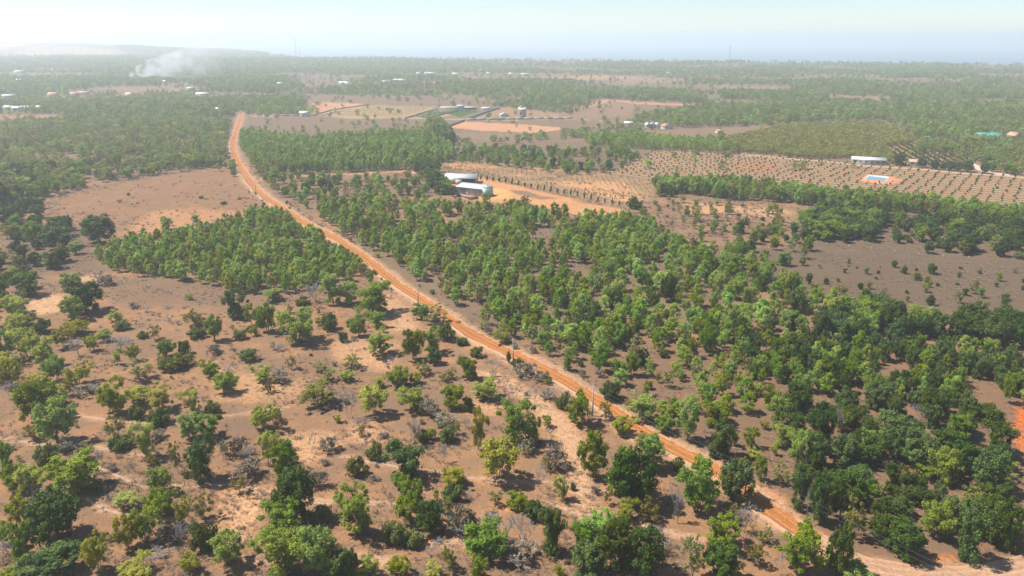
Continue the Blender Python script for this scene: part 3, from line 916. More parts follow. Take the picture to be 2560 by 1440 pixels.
crop(850, 960, """y,250,230,200,230;y,540,190,200,190;s,590,210,120,100;h,670,230,170,120;y,880,190,180,190;s,950,210,110,100;g,1080,120,180,150;g,1300,440,250,320;
y,1030,490,130,290;y,1190,690,270,310;y,1450,440,100,190;h,1390,510,150,110;h,780,310,170,100;s,620,430,130,90;s,800,440,120,110;y,690,420,70,90;b,560,470,100,230;b,770,590,90,160;
s,260,560,130,130;s,130,665,170,135;d,490,700,270,260;g,440,790,120,130;g,560,930,180,220;y,480,1030,180,200;s,400,1165,170,150;d,660,1090,190,220;s,540,1180,150,110;
g,130,1130,280,340;s,840,870,150,120;y,860,750,190,150;a,715,860,40,80;h,740,930,110,90;h,900,1090,240,200;h,980,1100,160,140;o,1160,890,110,110;y,1320,920,150,140;d,1460,1000,170,140;
d,1570,1270,210,330;g,1080,1290,300,270;g,1040,1440,130,170;b,1210,1130,200,200;b,1390,1200,200,250;h,1360,1310,260,150;h,1260,1240,150,110;b,1490,790,160,220;h,1610,610,200,170;y,1650,860,110,170;
s,1730,780,40,60;g,1900,690,230,340;d,2200,860,340,420;g,2090,800,190,330;g,2330,640,190,240;y,2060,810,150,150;y,2130,1010,170,170;o,2290,1010,170,180;g,1750,300,200,230;s,1650,190,100,110;h,1690,140,60,90;
y,2110,370,150,150;o,1980,260,120,130;h,1540,120,120,80;b,1450,160,70,130;b,1410,165,60,120;g,2250,270,200,200;d,2010,100,170,140;g,2400,370,150,140;d,2520,650,100,100;
g,1930,1190,330,240;g,1790,1220,190,190;d,2080,1350,320,330;d,2270,1400,270,330;d,1850,1430,240,240;b,2400,1240,160,170;h,2330,1250,150,100;d,60,1440,120,200;g,190,1430,160,140;
y,440,1430,170,150;y,690,1440,150,110;b,690,1280,110,80;b,740,1170,90,50;b,950,1330,70,80;b,2510,1040,100,260;y,1640,1440,100,90;b,1560,390,50,60;b,620,650,30,60;b,940,860,60,60;
b,150,310,130,90;b,60,250,130,230;o,1990,890,70,150;h,1910,810,70,70;b,690,550,40,50;h,1120,1000,110,70;b,820,150,110,110;b,1290,150,150,150;h,250,720,90,50;b,1780,230,60,50""")
crop(1700, 960, """g,50,430,180,300;g,240,300,220,180;d,290,540,220,260;y,400,460,80,110;y,520,470,110,150;y,540,560,90,90;y,620,330,60,60;y,700,530,50,80;
g,600,720,110,180;o,740,740,120,160;o,470,650,110,100;g,120,950,300,380;d,390,860,240,290;b,480,1100,150,230;g,310,1200,260,230;d,330,1440,270,260;o,620,1180,120,130;
o,100,1440,160,270;o,560,1340,150,160;b,730,1420,110,160;g,920,1400,290,320;d,1140,1430,190,370;g,1290,1450,220,110;d,860,180,180,200;g,720,300,150,220;d,840,370,190,190;
d,1050,420,180,260;g,860,620,190,290;d,1020,630,170,260;b,1170,380,110,220;b,1360,420,80,80;d,1230,200,170,200;d,1270,290,170,160;d,1270,610,180,190;d,1420,590,190,200;d,1590,480,240,280;
b,1780,280,110,140;d,1330,750,210,170;d,1590,830,190,220;d,1750,640,250,260;d,1970,540,200,200;d,2060,400,200,170;d,2260,270,200,130;d,2310,560,220,300;d,2250,790,250,290;
g,1810,690,170,140;d,1980,640,120,100;d,1770,830,150,160;d,870,930,150,310;d,1040,1040,160,360;d,1190,1000,170,270;o,1300,1150,170,290;d,1610,980,200,160;d,1660,1290,250,280;
g,1880,1130,230,260;o,2140,950,160,180;d,2260,1150,330,300;d,2140,1330,210,360;d,2420,1230,200,330;d,1900,900,120,160;g,2000,760,120,120;d,2330,850,200,130;y,2420,150,80,180;
y,2500,1440,160,110;y,1620,1430,80,60;b,940,990,60,200;d,1500,1180,170,210;o,1450,830,120,110;h,1530,620,130,60;y,2480,640,60,60;o,2440,730,120,80;d,1480,1010,110,160""")
crop(0, 480, """d,740,370,230,200;d,190,150,110,100;d,30,135,150,200;d,90,240,170,140;d,260,260,130,90;d,440,275,150,100;g,120,330,110,90;d,450,420,210,165;g,250,390,130,160;
d,160,520,100,140;o,40,530,80,120;d,470,520,140,110;g,360,570,90,80;g,310,510,40,50;s,120,600,80,50;s,200,600,80,60;g,260,640,60,60;d,190,770,180,165;g,530,730,120,130;
d,650,900,220,230;g,550,950,160,180;h,790,690,150,90;b,760,660,90,90;y,120,950,190,180;g,30,830,120,200;d,310,1050,140,110;y,140,1030,170,100;y,570,1050,170,110;s,900,1010,130,75;
y,860,950,100,80;h,1000,860,80,50;b,1080,890,80,50;b,920,740,80,45;y,1410,795,50,50;d,1770,940,170,210;s,1780,1090,100,70;o,1460,1000,190,120;s,1470,1080,140,75;g,1600,1100,120,190;
g,1990,1040,160,210;o,1880,990,110,160;s,1870,1035,70,45;g,2240,1110,300,260;s,2450,1025,110,120;g,2040,810,160,100;g,2480,835,150,230;b,2350,820,160,160;s,2260,840,100,60;
h,1590,1200,120,80;s,1860,1245,130,90;b,1920,1230,80,60;s,1370,1200,100,100;s,1060,1080,80,50;o,1150,1100,110,120;g,1240,1220,130,120;s,1280,1310,260,110;g,60,1250,150,220;
y,200,1230,180,220;y,330,1290,160,220;g,430,1405,150,180;b,590,1220,150,150;b,900,1200,170,150;b,780,1190,100,110;y,480,1150,130,150;y,700,1180,90,130;g,790,1100,110,90;
y,580,1440,200,160;y,880,1290,90,120;y,1000,1260,80,110;o,1040,1400,190,160;b,90,1390,170,120;g,1580,1370,120,100;y,1680,1425,140,95;y,1940,1405,130,120;h,2090,1410,150,100;
o,2380,1330,110,80;o,2440,1400,120,90;b,1700,1340,100,60;b,2080,1180,100,70;b,1250,970,60,60;y,320,1450,170,90;s,2550,1120,60,80;b,1240,860,70,40;b,1320,980,60,40;g,1240,280,90,90;
s,1660,95,50,25;s,1500,45,40,20;s,960,30,20,20;h,890,80,40,25;s,1780,55,30,15;b,380,130,110,70;g,1460,240,60,70""")
crop(850, 480, """g,60,830,170,170;g,240,910,270,240;g,140,1080,140,160;g,270,1010,120,120;g,300,1210,200,170;s,30,1120,70,70;b,90,1180,90,110;g,600,950,120,120;o,720,970,190,140;
y,860,1030,110,90;s,790,1090,130,110;s,900,1130,90,60;g,540,1240,140,230;g,680,1200,160,190;d,720,1270,120,120;s,1030,1220,100,75;b,890,1250,90,50;g,960,1385,140,170;b,390,1340,120,150;
o,90,1300,150,110;y,60,1400,120,90;g,440,1440,170,150;y,300,1440,90,80;o,620,1350,130,110;y,560,1420,100,80;o,780,1400,110,80;b,1130,1380,160,160;h,1380,1370,200,110;s,1310,1300,100,70;
h,1500,1410,160,80;s,1255,1270,40,90;h,1350,1205,140,80;s,1540,1300,100,70;d,1670,1390,140,110;y,1210,1120,120,110;b,1090,1060,60,90;d,1400,1260,60,40""")

trees = []                     # every plant: dict(t, x, y, w, h, label, group, hand)
for t, px, py, wpx, hpx in HAND:
    x, y = G(px, py)
    if dist_line(ROAD, np.array([x]), np.array([y]))[0] < 2.4: continue
    d = depth_of(x, y); mpp = d / FPX
    dep = math.atan2(CAM_H, y)
    w = wpx * mpp
    h = max((hpx * mpp - .30 * w * math.sin(dep)) / math.cos(dep), .55 * w if t not in 'shb' else .35 * w)
    w *= 1.10; h *= 1.08
    trees.append(dict(t=t, x=x, y=y, w=w, h=h, px=px, py=py, hand=True, label=None, group=None))
hand_xy = np.array([(q['x'], q['y']) for q in trees]); hand_w = np.array([q['w'] for q in trees])

BLOCK = []                     # (x, y, radius) kept free for buildings, pond, poles
def block_px(px, py, r):
    x, y = G(px, py); BLOCK.append((x, y, r))
block_px(2556, 1085, 8); block_px(2546, 1130, 6); block_px(2530, 1150, 5); block_px(1185, 480, 13); block_px(1150, 458, 11); block_px(2172, 408, 15); block_px(2195, 450, 14); block_px(2290, 412, 8)
block_px(1305, 295, 9); block_px(1262, 290, 10); block_px(518, 272, 8); block_px(1150, 272, 26); block_px(1640, 318, 14)
block_px(1575, 314, 9); block_px(1675, 322, 9); block_px(2505, 352, 12); block_px(2465, 345, 14); block_px(2540, 352, 10)

def scatter(poly, mix, sp, p=1.0, h=(5, 7), asp=(.6, .9), gap=None, rot=0.0, jit=.35, label=None, group=None, seed=0, road=4.6, dest=trees, view=True, dens=None):
    P = GP(poly) if not isinstance(poly, np.ndarray) else poly
    g = np.random.default_rng(9000 + seed)
    c = P.mean(0); rad = np.linalg.norm(P - c, axis=1).max() + sp
    n = int(2 * rad / sp) + 1
    u, v = np.meshgrid((np.arange(n) - n / 2) * sp, (np.arange(n) - n / 2) * sp)
    u = u.ravel() + g.uniform(-jit, jit, n * n) * sp; v = v.ravel() + g.uniform(-jit, jit, n * n) * sp
    cr, sr = math.cos(rot), math.sin(rot)
    x = c[0] + u * cr - v * sr; y = c[1] + u * sr + v * cr
    k = inside(P, x, y) & (y > 70)
    k &= g.uniform(size=len(x)) < p
    x, y = x[k], y[k]
    if gap:
        sc, th = gap
        k = fbm(x / sc, y / sc, 600 + seed, 3) > th
        x, y = x[k], y[k]
    if view:
        k = np.abs(x) < .74 * depth_of(x, y) + 12
        x, y = x[k], y[k]
    for rl in ROADS_ALL:
        k = dist_line(rl, x, y) > road * (1.0 if rl is ROAD else .6); x, y = x[k], y[k]
    for bx, by, br in BLOCK:
        k = np.hypot(x - bx, y - by) > br; x, y = x[k], y[k]
    if len(hand_xy) and len(x) and y.min() < 330:
        dd = np.sqrt((x[:, None] - hand_xy[None, :, 0]) ** 2 + (y[:, None] - hand_xy[None, :, 1]) ** 2)
        k = (dd > np.maximum(1.2, hand_w[None] * .36)).all(1); x, y = x[k], y[k]
    keys = list(mix); pr = np.array([mix[q] for q in keys], float); pr /= pr.sum()
    tt = g.choice(len(keys), len(x), p=pr)
    for i in range(len(x)):
        t = keys[tt[i]]
        hh = g.uniform(*h)
        if t in 'sh': hh *= .4
        if t == 'b': hh *= .7
        ww = hh * g.uniform(*asp) * (1.5 if t in 'sh' else 1)
        dest.append(dict(t=t, x=x[i], y=y[i], w=ww, h=hh, hand=False, label=label, group=group))

# young grove left of the road
scatter([(232, 655), (300, 612), (430, 596), (540, 580), (600, 556), (640, 540), (700, 540), (760, 585), (850, 638), (925, 688), (928, 712), (860, 705), (800, 718), (700, 735), (600, 735), (520, 712), (430, 700), (340, 690), (240, 672)],
        {'a': 6, 'y': .5, 'o': .6}, 3.15, .93, (4.0, 7.4), (.45, .68), rot=.5, jit=.33, label="slender bright green tree in the young grove", group="young grove left of the road", seed=1, road=4.2, gap=(9, .27))
# plantation right of the road
scatter([(800, 545), (860, 520), (950, 508), (1060, 514), (1120, 524), (1180, 531), (1260, 532), (1320, 528), (1420, 548), (1560, 560), (1640, 580), (1720, 620), (1800, 640), (1760, 690), (1700, 690), (1600, 680), (1540, 700), (1500, 740), (1470, 800), (1380, 845), (1290, 850), (1220, 815), (1130, 760), (1050, 708), (960, 650), (880, 605)],
        {'a': 8, 'g': 1.0, 'y': .6, 'o': .9, 'h': .5, 'b': .2}, 4.2, .91, (4.6, 8.6), (.46, .70), gap=(13, .385), rot=.2, label="slim green tree in the roadside plantation", group="plantation right of the road", seed=2, road=5.6)
scatter([(1400, 830), (1480, 760), (1560, 700), (1700, 690), (1850, 650), (1930, 690), (2040, 740), (2120, 780), (2060, 850), (1900, 860), (1780, 890), (1700, 930), (1560, 960), (1480, 900), (1400, 870), (1460, 810)],
        {'g': 4, 'a': 4, 'y': 1, 'd': 1.0, 'o': .6, 's': .4, 'b': .15}, 4.8, .9, (4.2, 8.5), (.5, .8), gap=(16, .34), label="green tree in the loose roadside woodland", group="loose woodland right of the road", seed=3, road=6)
scatter([(1560, 960), (1700, 930), (1850, 900), (1900, 960), (1960, 1010), (1860, 1050), (1760, 1060), (1660, 1060), (1590, 1010)],
        {'y': 4, 'g': 2, 'a': 2, 'o': 2, 's': .6}, 4.2, .9, (3.0, 6.0), (.6, .9), gap=(12, .34), label="light green young tree by the roadside", group="thin growth right of the road", seed=4)
scatter([(1150, 775), (1260, 850), (1400, 925), (1520, 985), (1570, 950), (1470, 880), (1390, 840), (1250, 805)], {'a': 3, 'g': 3, 'h': 1.6, 's': 1.4, 'o': 1.4}, 4.4, .72, (3, 6.8), (.5, .85), label="green tree close beside the road", group="trees close beside the road", seed=41, road=4.6)
# dark dense plantation, lower right; darker leaves also favoured to imitate the corner's dimness
scatter([(1840, 890), (1960, 860), (2100, 870), (2250, 880), (2420, 880), (2600, 900), (2700, 930), (2700, 1030), (2560, 1030), (2400, 1020), (2200, 1000), (2050, 985), (1900, 960)],
        {'a': 3, 'd': 6, 'g': 3}, 3.1, .95, (4.0, 6.2), (.5, .75), rot=.1, gap=(14, .30), label="young tree in the dense dark stand", group="dense stand at lower right", seed=5)
scatter([(1980, 1000), (2300, 1010), (2600, 1040), (2700, 1300), (2600, 1380), (2400, 1360), (2200, 1350), (2050, 1280), (1930, 1180), (1900, 1080)],
        {'d': 6, 'g': 1.5, 's': 1.0, 'o': .6}, 5.4, .88, (3.5, 7.5), (.65, .95), gap=(14, .36), label="smaller tree among the tall dark trees", group="trees at lower right", seed=6)
scatter([(2030, 850), (2080, 790), (2200, 770), (2330, 820), (2360, 850), (2250, 860), (2120, 862)], {'d': 3, 'g': 2}, 5.0, .92, (6, 8.5), (.75, 1.0), label="broad tree in the clump behind the stand", group="dark clumps by the grey field", seed=7)
scatter([(2380, 830), (2450, 815), (2600, 850), (2640, 880), (2500, 875), (2400, 862)], {'d': 1}, 5.0, .95, (6.5, 9), (.8, 1.05), label="broad tree in the darkest clump", group="dark clumps by the grey field", seed=8)
# grey field with a few young trees
scatter([(1900, 640), (2120, 650), (2560, 680), (2700, 700), (2700, 800), (2400, 780), (2200, 745), (2040, 730), (1950, 700)], {'g': 3, 'd': 1.5, 's': 2, 'o': 2, 'y': .6, 'h': 1.5}, 6.2, .62, (1.4, 4.4), (.65, 1.0), jit=.48, label="small tree alone on the grey field", group="saplings on the grey field", seed=9)
scatter([(1990, 600), (2050, 565), (2130, 545), (2300, 545), (2560, 570), (2700, 590), (2700, 640), (2560, 650), (2440, 640), (2330, 632), (2230, 615), (2100, 610)], {'d': 6, 'g': 2, 'o': .8, 's': .8}, 6.0, .74, (4.0, 7.6), (.75, 1.05), label="dark rounded tree beyond the grey field", group="dark trees beyond the grey field", seed=10)
scatter([(1990, 575), (2050, 535), (2150, 540), (2200, 560), (2160, 600), (2040, 600)], {'d': 2, 'g': 2}, 5.0, .95, (6, 8), (.8, 1.0), label="dark tree in the clump beside sandy ground", group="dark trees beyond the grey field", seed=11)
scatter([(1700, 610), (1850, 560), (1990, 560), (2030, 640), (1960, 700), (1850, 660)], {'g': 4, 'd': 1.5, 'o': 2, 's': 1}, 6.4, .66, (3, 6.5), (.6, .95), label="green tree between plantation and grey field", group="trees beside the grey field", seed=40)
# belt of trees in front of the orchard
scatter([(1640, 492), (1720, 486), (1820, 500), (1900, 506), (2000, 512), (2120, 525), (2300, 535), (2440, 560), (2560, 575), (2560, 548), (2420, 528), (2300, 514), (2100, 497), (1950, 482), (1800, 466), (1640, 470)],
        {'a': 5, 'g': 3, 'o': 1.2}, 3.7, .95, (6, 8.6), (.5, .75), label="tall tree in the belt before the orchard", group="tree belt in front of the orchard", seed=12)
scatter([(1590, 545), (1640, 505), (1760, 505), (1900, 520), (1980, 540), (1960, 620), (1860, 625), (1760, 590), (1650, 560)], {'o': 3, 's': 2, 'g': 2, 'h': 2.5, 'y': .6}, 6.0, .7, (1.8, 5.0), (.7, 1.0), jit=.46, label="small scrubby tree on sandy ground", group="scrub on the sandy ground", seed=13)
for px, py, w, h in ((1580, 522, 6.5, 6.5), (1596, 524, 5, 4.5), (1655, 488, 7, 7.5), (1672, 492, 6, 7)):
    x, y = G(px, py); trees.append(dict(t='d', x=x, y=y, w=w, h=h, hand=False, label="rounded dark tree by the crop field", group="trees at the crop field corner"))
# around the farm and along the road
scatter([(690, 452), (760, 448), (900, 452), (1060, 448), (1120, 470), (1120, 505), (1000, 500), (880, 512), (790, 540), (720, 510), (672, 478)], {'g': 5, 'a': 2, 'o': 2, 'd': 1, 'h': 1}, 6.6, .85, (4, 7), (.6, .95), gap=(22, .38), label="green tree on dry ground before the farm", group="trees before the farm", seed=14, road=7)
scatter([(1040, 435), (1090, 425), (1120, 470), (1125, 492), (1085, 480)], {'d': 3, 'g': 1}, 5.4, .85, (6, 8.5), (.75, 1.0), label="dark tree in the cluster by the farm", group="trees sheltering the farm sheds", seed=15)
for px, py, w, h, t in ((1133, 492, 5, 6, 'd'), (1108, 478, 6.5, 8, 'd'), (1215, 512, 5, 6.5, 'g'), (1060, 436, 6, 8, 'd'), (1045, 434, 6, 7.5, 'd')):
    x, y = G(px, py); trees.append(dict(t=t, x=x, y=y, w=w, h=h, hand=False, label="dark leafy tree beside the farm sheds", group="trees sheltering the farm sheds"))
scatter([(600, 340), (640, 335), (700, 350), (780, 352), (900, 345), (980, 340), (1060, 338), (1110, 350), (1135, 385), (1130, 402), (1060, 420), (1040, 430), (960, 428), (800, 434), (720, 438), (660, 428), (625, 400), (600, 370)],
        {'a': 7, 'g': 2}, 4.4, .95, (6.2, 8.8), (.45, .7), gap=(18, .27), label="tree in the block behind the red lane", group="plantation block behind the red lane", seed=16, road=6)
scatter([(625, 400), (690, 400), (700, 440), (680, 470), (650, 440)], {'g': 3, 'o': 2}, 6.5, .9, (5.5, 7.5), (.8, 1.05), label="leafy tree where the red lane starts", group="roadside trees by the red lane", seed=17, road=6)
scatter([(1060, 320), (1100, 315), (1125, 340), (1130, 365), (1100, 365), (1075, 345)], {'d': 1}, 5.5, .95, (8, 11), (.6, .8), label="tall dark tree beside the red fields", group="dark trees beside the red fields", seed=18)
scatter([(1140, 372), (1300, 378), (1450, 385), (1560, 378), (1600, 395), (1560, 425), (1440, 440), (1300, 420), (1150, 408)], {'g': 4, 'a': 3, 'd': .8, 'o': 1}, 6.2, .9, (4.5, 7.0), (.6, .95), gap=(22, .36), label="tree on grey ground behind the crops", group="trees behind the crop field", seed=19)
scatter([(1465, 352), (1600, 350), (1720, 362), (1842, 378), (1842, 386), (1700, 378), (1560, 372), (1470, 366)], {'a': 1}, 4.2, .95, (6.8, 9), (.48, .65), label="upright tree in the strip beside the orchard", group="strip of trees beside the orchard", seed=20)
scatter([(1812, 400), (1800, 352), (1900, 330), (2000, 312), (2200, 308), (2275, 340), (2285, 360), (2210, 366), (2240, 410), (2120, 398), (2050, 400), (1900, 386), (1846, 380)], {'f': 1}, 3.5, .96, (3.0, 4.2), (.85, 1.05), rot=-.6, jit=.2, label="low olive coloured tree beyond the orchard", group="olive coloured plantation", seed=21)
for px, py, w, h in ((2245, 413, 8.5, 8.5), (2306, 420, 7, 7), (2336, 424, 6.5, 6.5), (2356, 425, 5, 5), (2374, 427, 6, 6.2), (2394, 428, 5.5, 6), (2418, 430, 7, 7.5), (2462, 434, 6, 6.5)):
    x, y = G(px, py); trees.append(dict(t='d', x=x, y=y, w=w, h=h, hand=False, label="round dark shade tree along the orchard lane", group="shade trees along the orchard lane"))
scatter([(2400, 360), (2560, 345), (2700, 350), (2700, 440), (2560, 430), (2480, 425), (2420, 385)], {'g': 4, 'o': 2.5, 'd': 1.5}, 6.8, .92, (5.5, 8), (.8, 1.05), label="leafy tree around the green roofed houses", group="wood around the green roofed house", seed=22)
scatter([(2440, 425), (2560, 430), (2700, 440), (2700, 446), (2520, 438)], {'g': 3, 'o': 2}, 6, .7, (4, 6), (.8, 1.0), label="leafy tree ending the orchard lane", group="trees at the end of the orchard lane", seed=23)
# woodland left of the road, above the brown field
scatter([(-60, 312), (120, 305), (300, 305), (440, 308), (568, 318), (576, 345), (566, 372), (574, 400), (560, 415), (430, 432), (300, 455), (200, 478), (110, 500), (-60, 560)], {'g': 5, 'o': 4, 'd': 2, 'y': 1.2, 'h': 1.2, 'b': .3}, 6.4, .92, (5.0, 7.8), (.8, 1.15), gap=(30, .33), label="rounded tree in woods behind the brown field", group="woodland behind the brown field", seed=24, road=5.5)
scatter([(-60, 520), (60, 505), (110, 520), (100, 560), (200, 575), (230, 600), (200, 650), (120, 680), (-60, 690)], {'d': 3, 'g': 2, 'o': 1, 's': 1}, 6.0, .75, (4, 7), (.8, 1.1), gap=(16, .36), label="dark tree left of the brown field", group="wood at the left end of the brown field", seed=25)
scatter([(560, 420), (585, 410), (600, 440), (590, 445)], {'g': 1}, 5, .9, (4, 6), (.7, .9), label="green tree between brown field and road", group="trees between field and road", seed=26, road=3.5)
scatter([(-40, 700), (60, 690), (90, 760), (60, 960), (-40, 1000)], {'y': 3, 'g': 2, 'o': 1.5, 'h': 1}, 5.5, .75, (4, 6.5), (.8, 1.0), label="leafy tree crowding the scrub's left edge", group="trees at the left edge of the scrub", seed=27)
scatter([(-20, 1000), (700, 760), (900, 760), (1150, 880), (1350, 1000), (1500, 1060), (1800, 1250), (2050, 1440), (-20, 1440)], {'h': 3.5, 's': 1.2, 'b': 3, 'o': 2.2, 'y': .9}, 6.4, .44, (1.6, 4.0), (.7, 1.0), jit=.48, label="low dry plant on the open scrub", group="low dry plants on the scrub ground", seed=28, road=4.5)
# far side trees close to the tower and first houses
scatter([(640, 288), (700, 287), (782, 289), (784, 284), (700, 281), (640, 282)], {'a': 1}, 5.0, 1, (8, 9), (.55, .7), jit=.15, label="tall tree in the long distant row", group="long row of tall trees", seed=29)

FARH = [(50, 204, 26, 10, 'w', "long white roof beside the dark wood far to the left"), (45, 181, 34, 14, 'w', "wide white hall in the far village at the left"), (50, 168, 16, 10, 'w', "white house with tall side behind the wide white hall"),
        (18, 275, 16, 9, 'g', "grey roof at the left edge beside the near village"), (40, 277, 15, 10, 'w', "white roofed house beside the grey roof at the left edge"), (62, 276, 18, 10, 'w', "large white roof right of the grey roof at the left edge"), (92, 275, 10, 8, 'w', "small white roof at the end of the left village"),
        (20, 245, 24, 9, 'g', "long grey roof in the trees at the far left"), (337, 169, 22, 12, 'w', "white roof left of the smoke, high up"), (376, 165, 9, 8, 'w', "small white roof just behind the smoke"), (405, 165, 12, 8, 'w', "small white roof inside the upper smoke"),
        (474, 226, 15, 9, 'g', "grey house on the open ground right of the smoke"), (318, 210, 12, 8, 'w', "pale house right below the source of the smoke"), (412, 208, 10, 7, 'w', "pale roof below the middle of the smoke"), (581, 167, 17, 10, 'w', "bright white roof halfway between smoke and masts"),
        (700, 214, 18, 9, 'w', "white roof alone in the woods above the road end"), (858, 212, 22, 12, 'w', "white and blue house beyond the red field"), (868, 214, 10, 9, 'b', "small blue wall beside the white and blue house"), (98, 164, 13, 9, 'w', "white roof first of three in the far left village"),
        (116, 165, 13, 9, 'w', "white roof second of three in the far left village"), (131, 164, 13, 9, 'w', "white roof third of three in the far left village"), (645, 158, 20, 10, 'w', "pale roofs under the left mast"), (122, 189, 9, 7, 'w', "small pale roof below the left village"),
        (505, 240, 26, 8, 'w', "long pale roof on the edge of the wood behind the water tower"), (320, 241, 13, 8, 'w', "white roof at the front of the open ground"), (543, 280, 10, 7, 'w', "small white roof between water tower and road"),
        (184, 239, 16, 8, 'o', "orange roof beside the red earth at the far left"), (208, 237, 20, 8, 'o', "wide orange roof beside the red earth at the far left"), (130, 240, 20, 8, 'o', "low orange roof half hidden in the far left wood"),
        (1000, 206, 32, 14, 'w', "wide pale hall behind the yellowish field"), (965, 210, 22, 8, 'g', "low grey roof left of the wide pale hall"), (1075, 185, 34, 10, 'w', "long white shed far behind the green beds"), (1045, 186, 10, 8, 'w', "small white roof left of the long white shed"),
        (1138, 187, 20, 9, 'w', "white roof right of the long white shed"), (1178, 172, 14, 9, 'y', "pale yellow roof in the far middle"), (1200, 176, 15, 9, 'w', "white roof right of the pale yellow roof"), (1221, 185, 9, 8, 'w', "narrow white house in the far middle"),
        (1277, 187, 13, 9, 'w', "white house beside two dark trees in the far middle"), (1312, 189, 26, 8, 'g', "long grey roof right of the two dark trees"), (1268, 154, 54, 12, 'w', "long white hall near the coast"), (1257, 158, 30, 10, 'w', "shorter white hall in front of the long one near the coast"),
        (905, 179, 11, 8, 'w', "small white roof above the left end of the yellowish field"), (1672, 186, 10, 9, 'w', "lone white house among the far right woods"), (760, 290, 12, 7, 'w', "white roof at the end of the row of tall trees"), (1160, 156, 10, 8, 'w', "tiny white roof left of the long coastal hall"),
        (365, 143, 10, 9, 'w', "pale tower like house on the far ridge"), (595, 142, 9, 9, 'w', "white house on the rim right of the ridge"), (225, 150, 14, 9, 'w', "pale roof under the far ridge"), (350, 144, 20, 9, 'w', "long pale roof under the far ridge"), (860, 152, 26, 10, 'w', "pale roofs on the rim right of the masts")]
FAR_HOUSE_PX = FARH
# distant country: one mass of woods, density from the belts and fields that can be made out
far = []
def region(polys):
    return [GP(q) for q in polys]
DENSE = region([
    [(-100, 262), (300, 258), (560, 250), (760, 245), (762, 268), (640, 285), (560, 300), (300, 298), (-100, 300)],
    [(1280, 280), (1340, 262), (1400, 270), (1490, 247), (1640, 254), (1790, 262), (1700, 232), (1500, 225), (1320, 240)],
    [(1100, 232), (1300, 218), (1445, 208), (1440, 218), (1240, 240)],
    [(1580, 305), (1590, 282), (1700, 276), (1860, 266), (2060, 268), (2300, 266), (2700, 270), (2700, 345), (2560, 342), (2420, 355), (2300, 350), (2270, 318), (2180, 302), (2000, 306), (1800, 318), (1700, 305)],
    [(1800, 248), (2050, 256), (2060, 246), (1990, 234), (1800, 232)],
    [(1970, 228), (2240, 236), (2480, 248), (2700, 255), (2700, 232), (2300, 222), (2000, 214)],
    [(2200, 196), (2440, 196), (2440, 190), (2200, 188)], [(1460, 168), (1580, 170), (1580, 162), (1460, 161)],
    [(-100, 200), (320, 204), (420, 216), (250, 218), (130, 232), (-100, 245)], [(450, 205), (700, 200), (760, 220), (700, 235), (540, 232)],
    [(-100, 150), (250, 146), (440, 146), (700, 152), (1000, 152), (1240, 156), (1240, 180), (800, 176), (600, 190), (300, 186), (-100, 170)]])
OPEN = region([
    [(750, 290), (780, 252), (1210, 262), (1440, 292), (1500, 250), (1770, 262), (1590, 300), (1480, 320), (1420, 345), (1120, 350), (1120, 310), (1010, 300), (800, 300)],
    [(615, 290), (800, 290), (900, 305), (780, 330), (690, 340), (630, 325)],
    [(-100, 284), (130, 286), (250, 294), (120, 304), (-100, 304)], [(250, 216), (420, 219), (520, 232), (300, 238)],
    [(1290, 195), (1500, 187), (1640, 195), (1760, 205), (1560, 212), (1330, 204)], [(1790, 232), (1780, 218), (1970, 221), (1985, 229)],
    [(2060, 238), (2240, 243), (2210, 254), (2070, 250)], [(1600, 345), (1600, 325), (1800, 318), (2000, 314), (1990, 330), (1800, 350), (1700, 355)],
    [(80, 171), (190, 172), (190, 179), (80, 179)], [(1040, 207), (1110, 205), (1120, 215), (1050, 217)], [(1515, 437), (1651, 366), (2140, 406), (2700, 440), (2700, 560), (2000, 490), (1640, 455)],
    [(1800, 345), (1990, 308), (2200, 300), (2290, 345), (2290, 420), (1840, 400)], [(-100, 112), (60, 114), (300, 132), (300, 141), (-100, 141)], [(600, 276), (608, 276), (608, 320), (590, 330), (570, 420), (560, 420), (575, 340)],
    [(600, 330), (1110, 320), (1140, 410), (1660, 372), (1500, 440), (1100, 440), (600, 440)], [(-100, 302), (570, 316), (580, 420), (-100, 520)]])
for hp in FAR_HOUSE_PX:
    hx, hy = G(hp[0], hp[1] + 1.0)
    BLOCK.append((hx, hy + 2, 6 + hp[2] * .42)); BLOCK.append((hx * .985, hy * .985 - 4, 4 + hp[2] * .4))
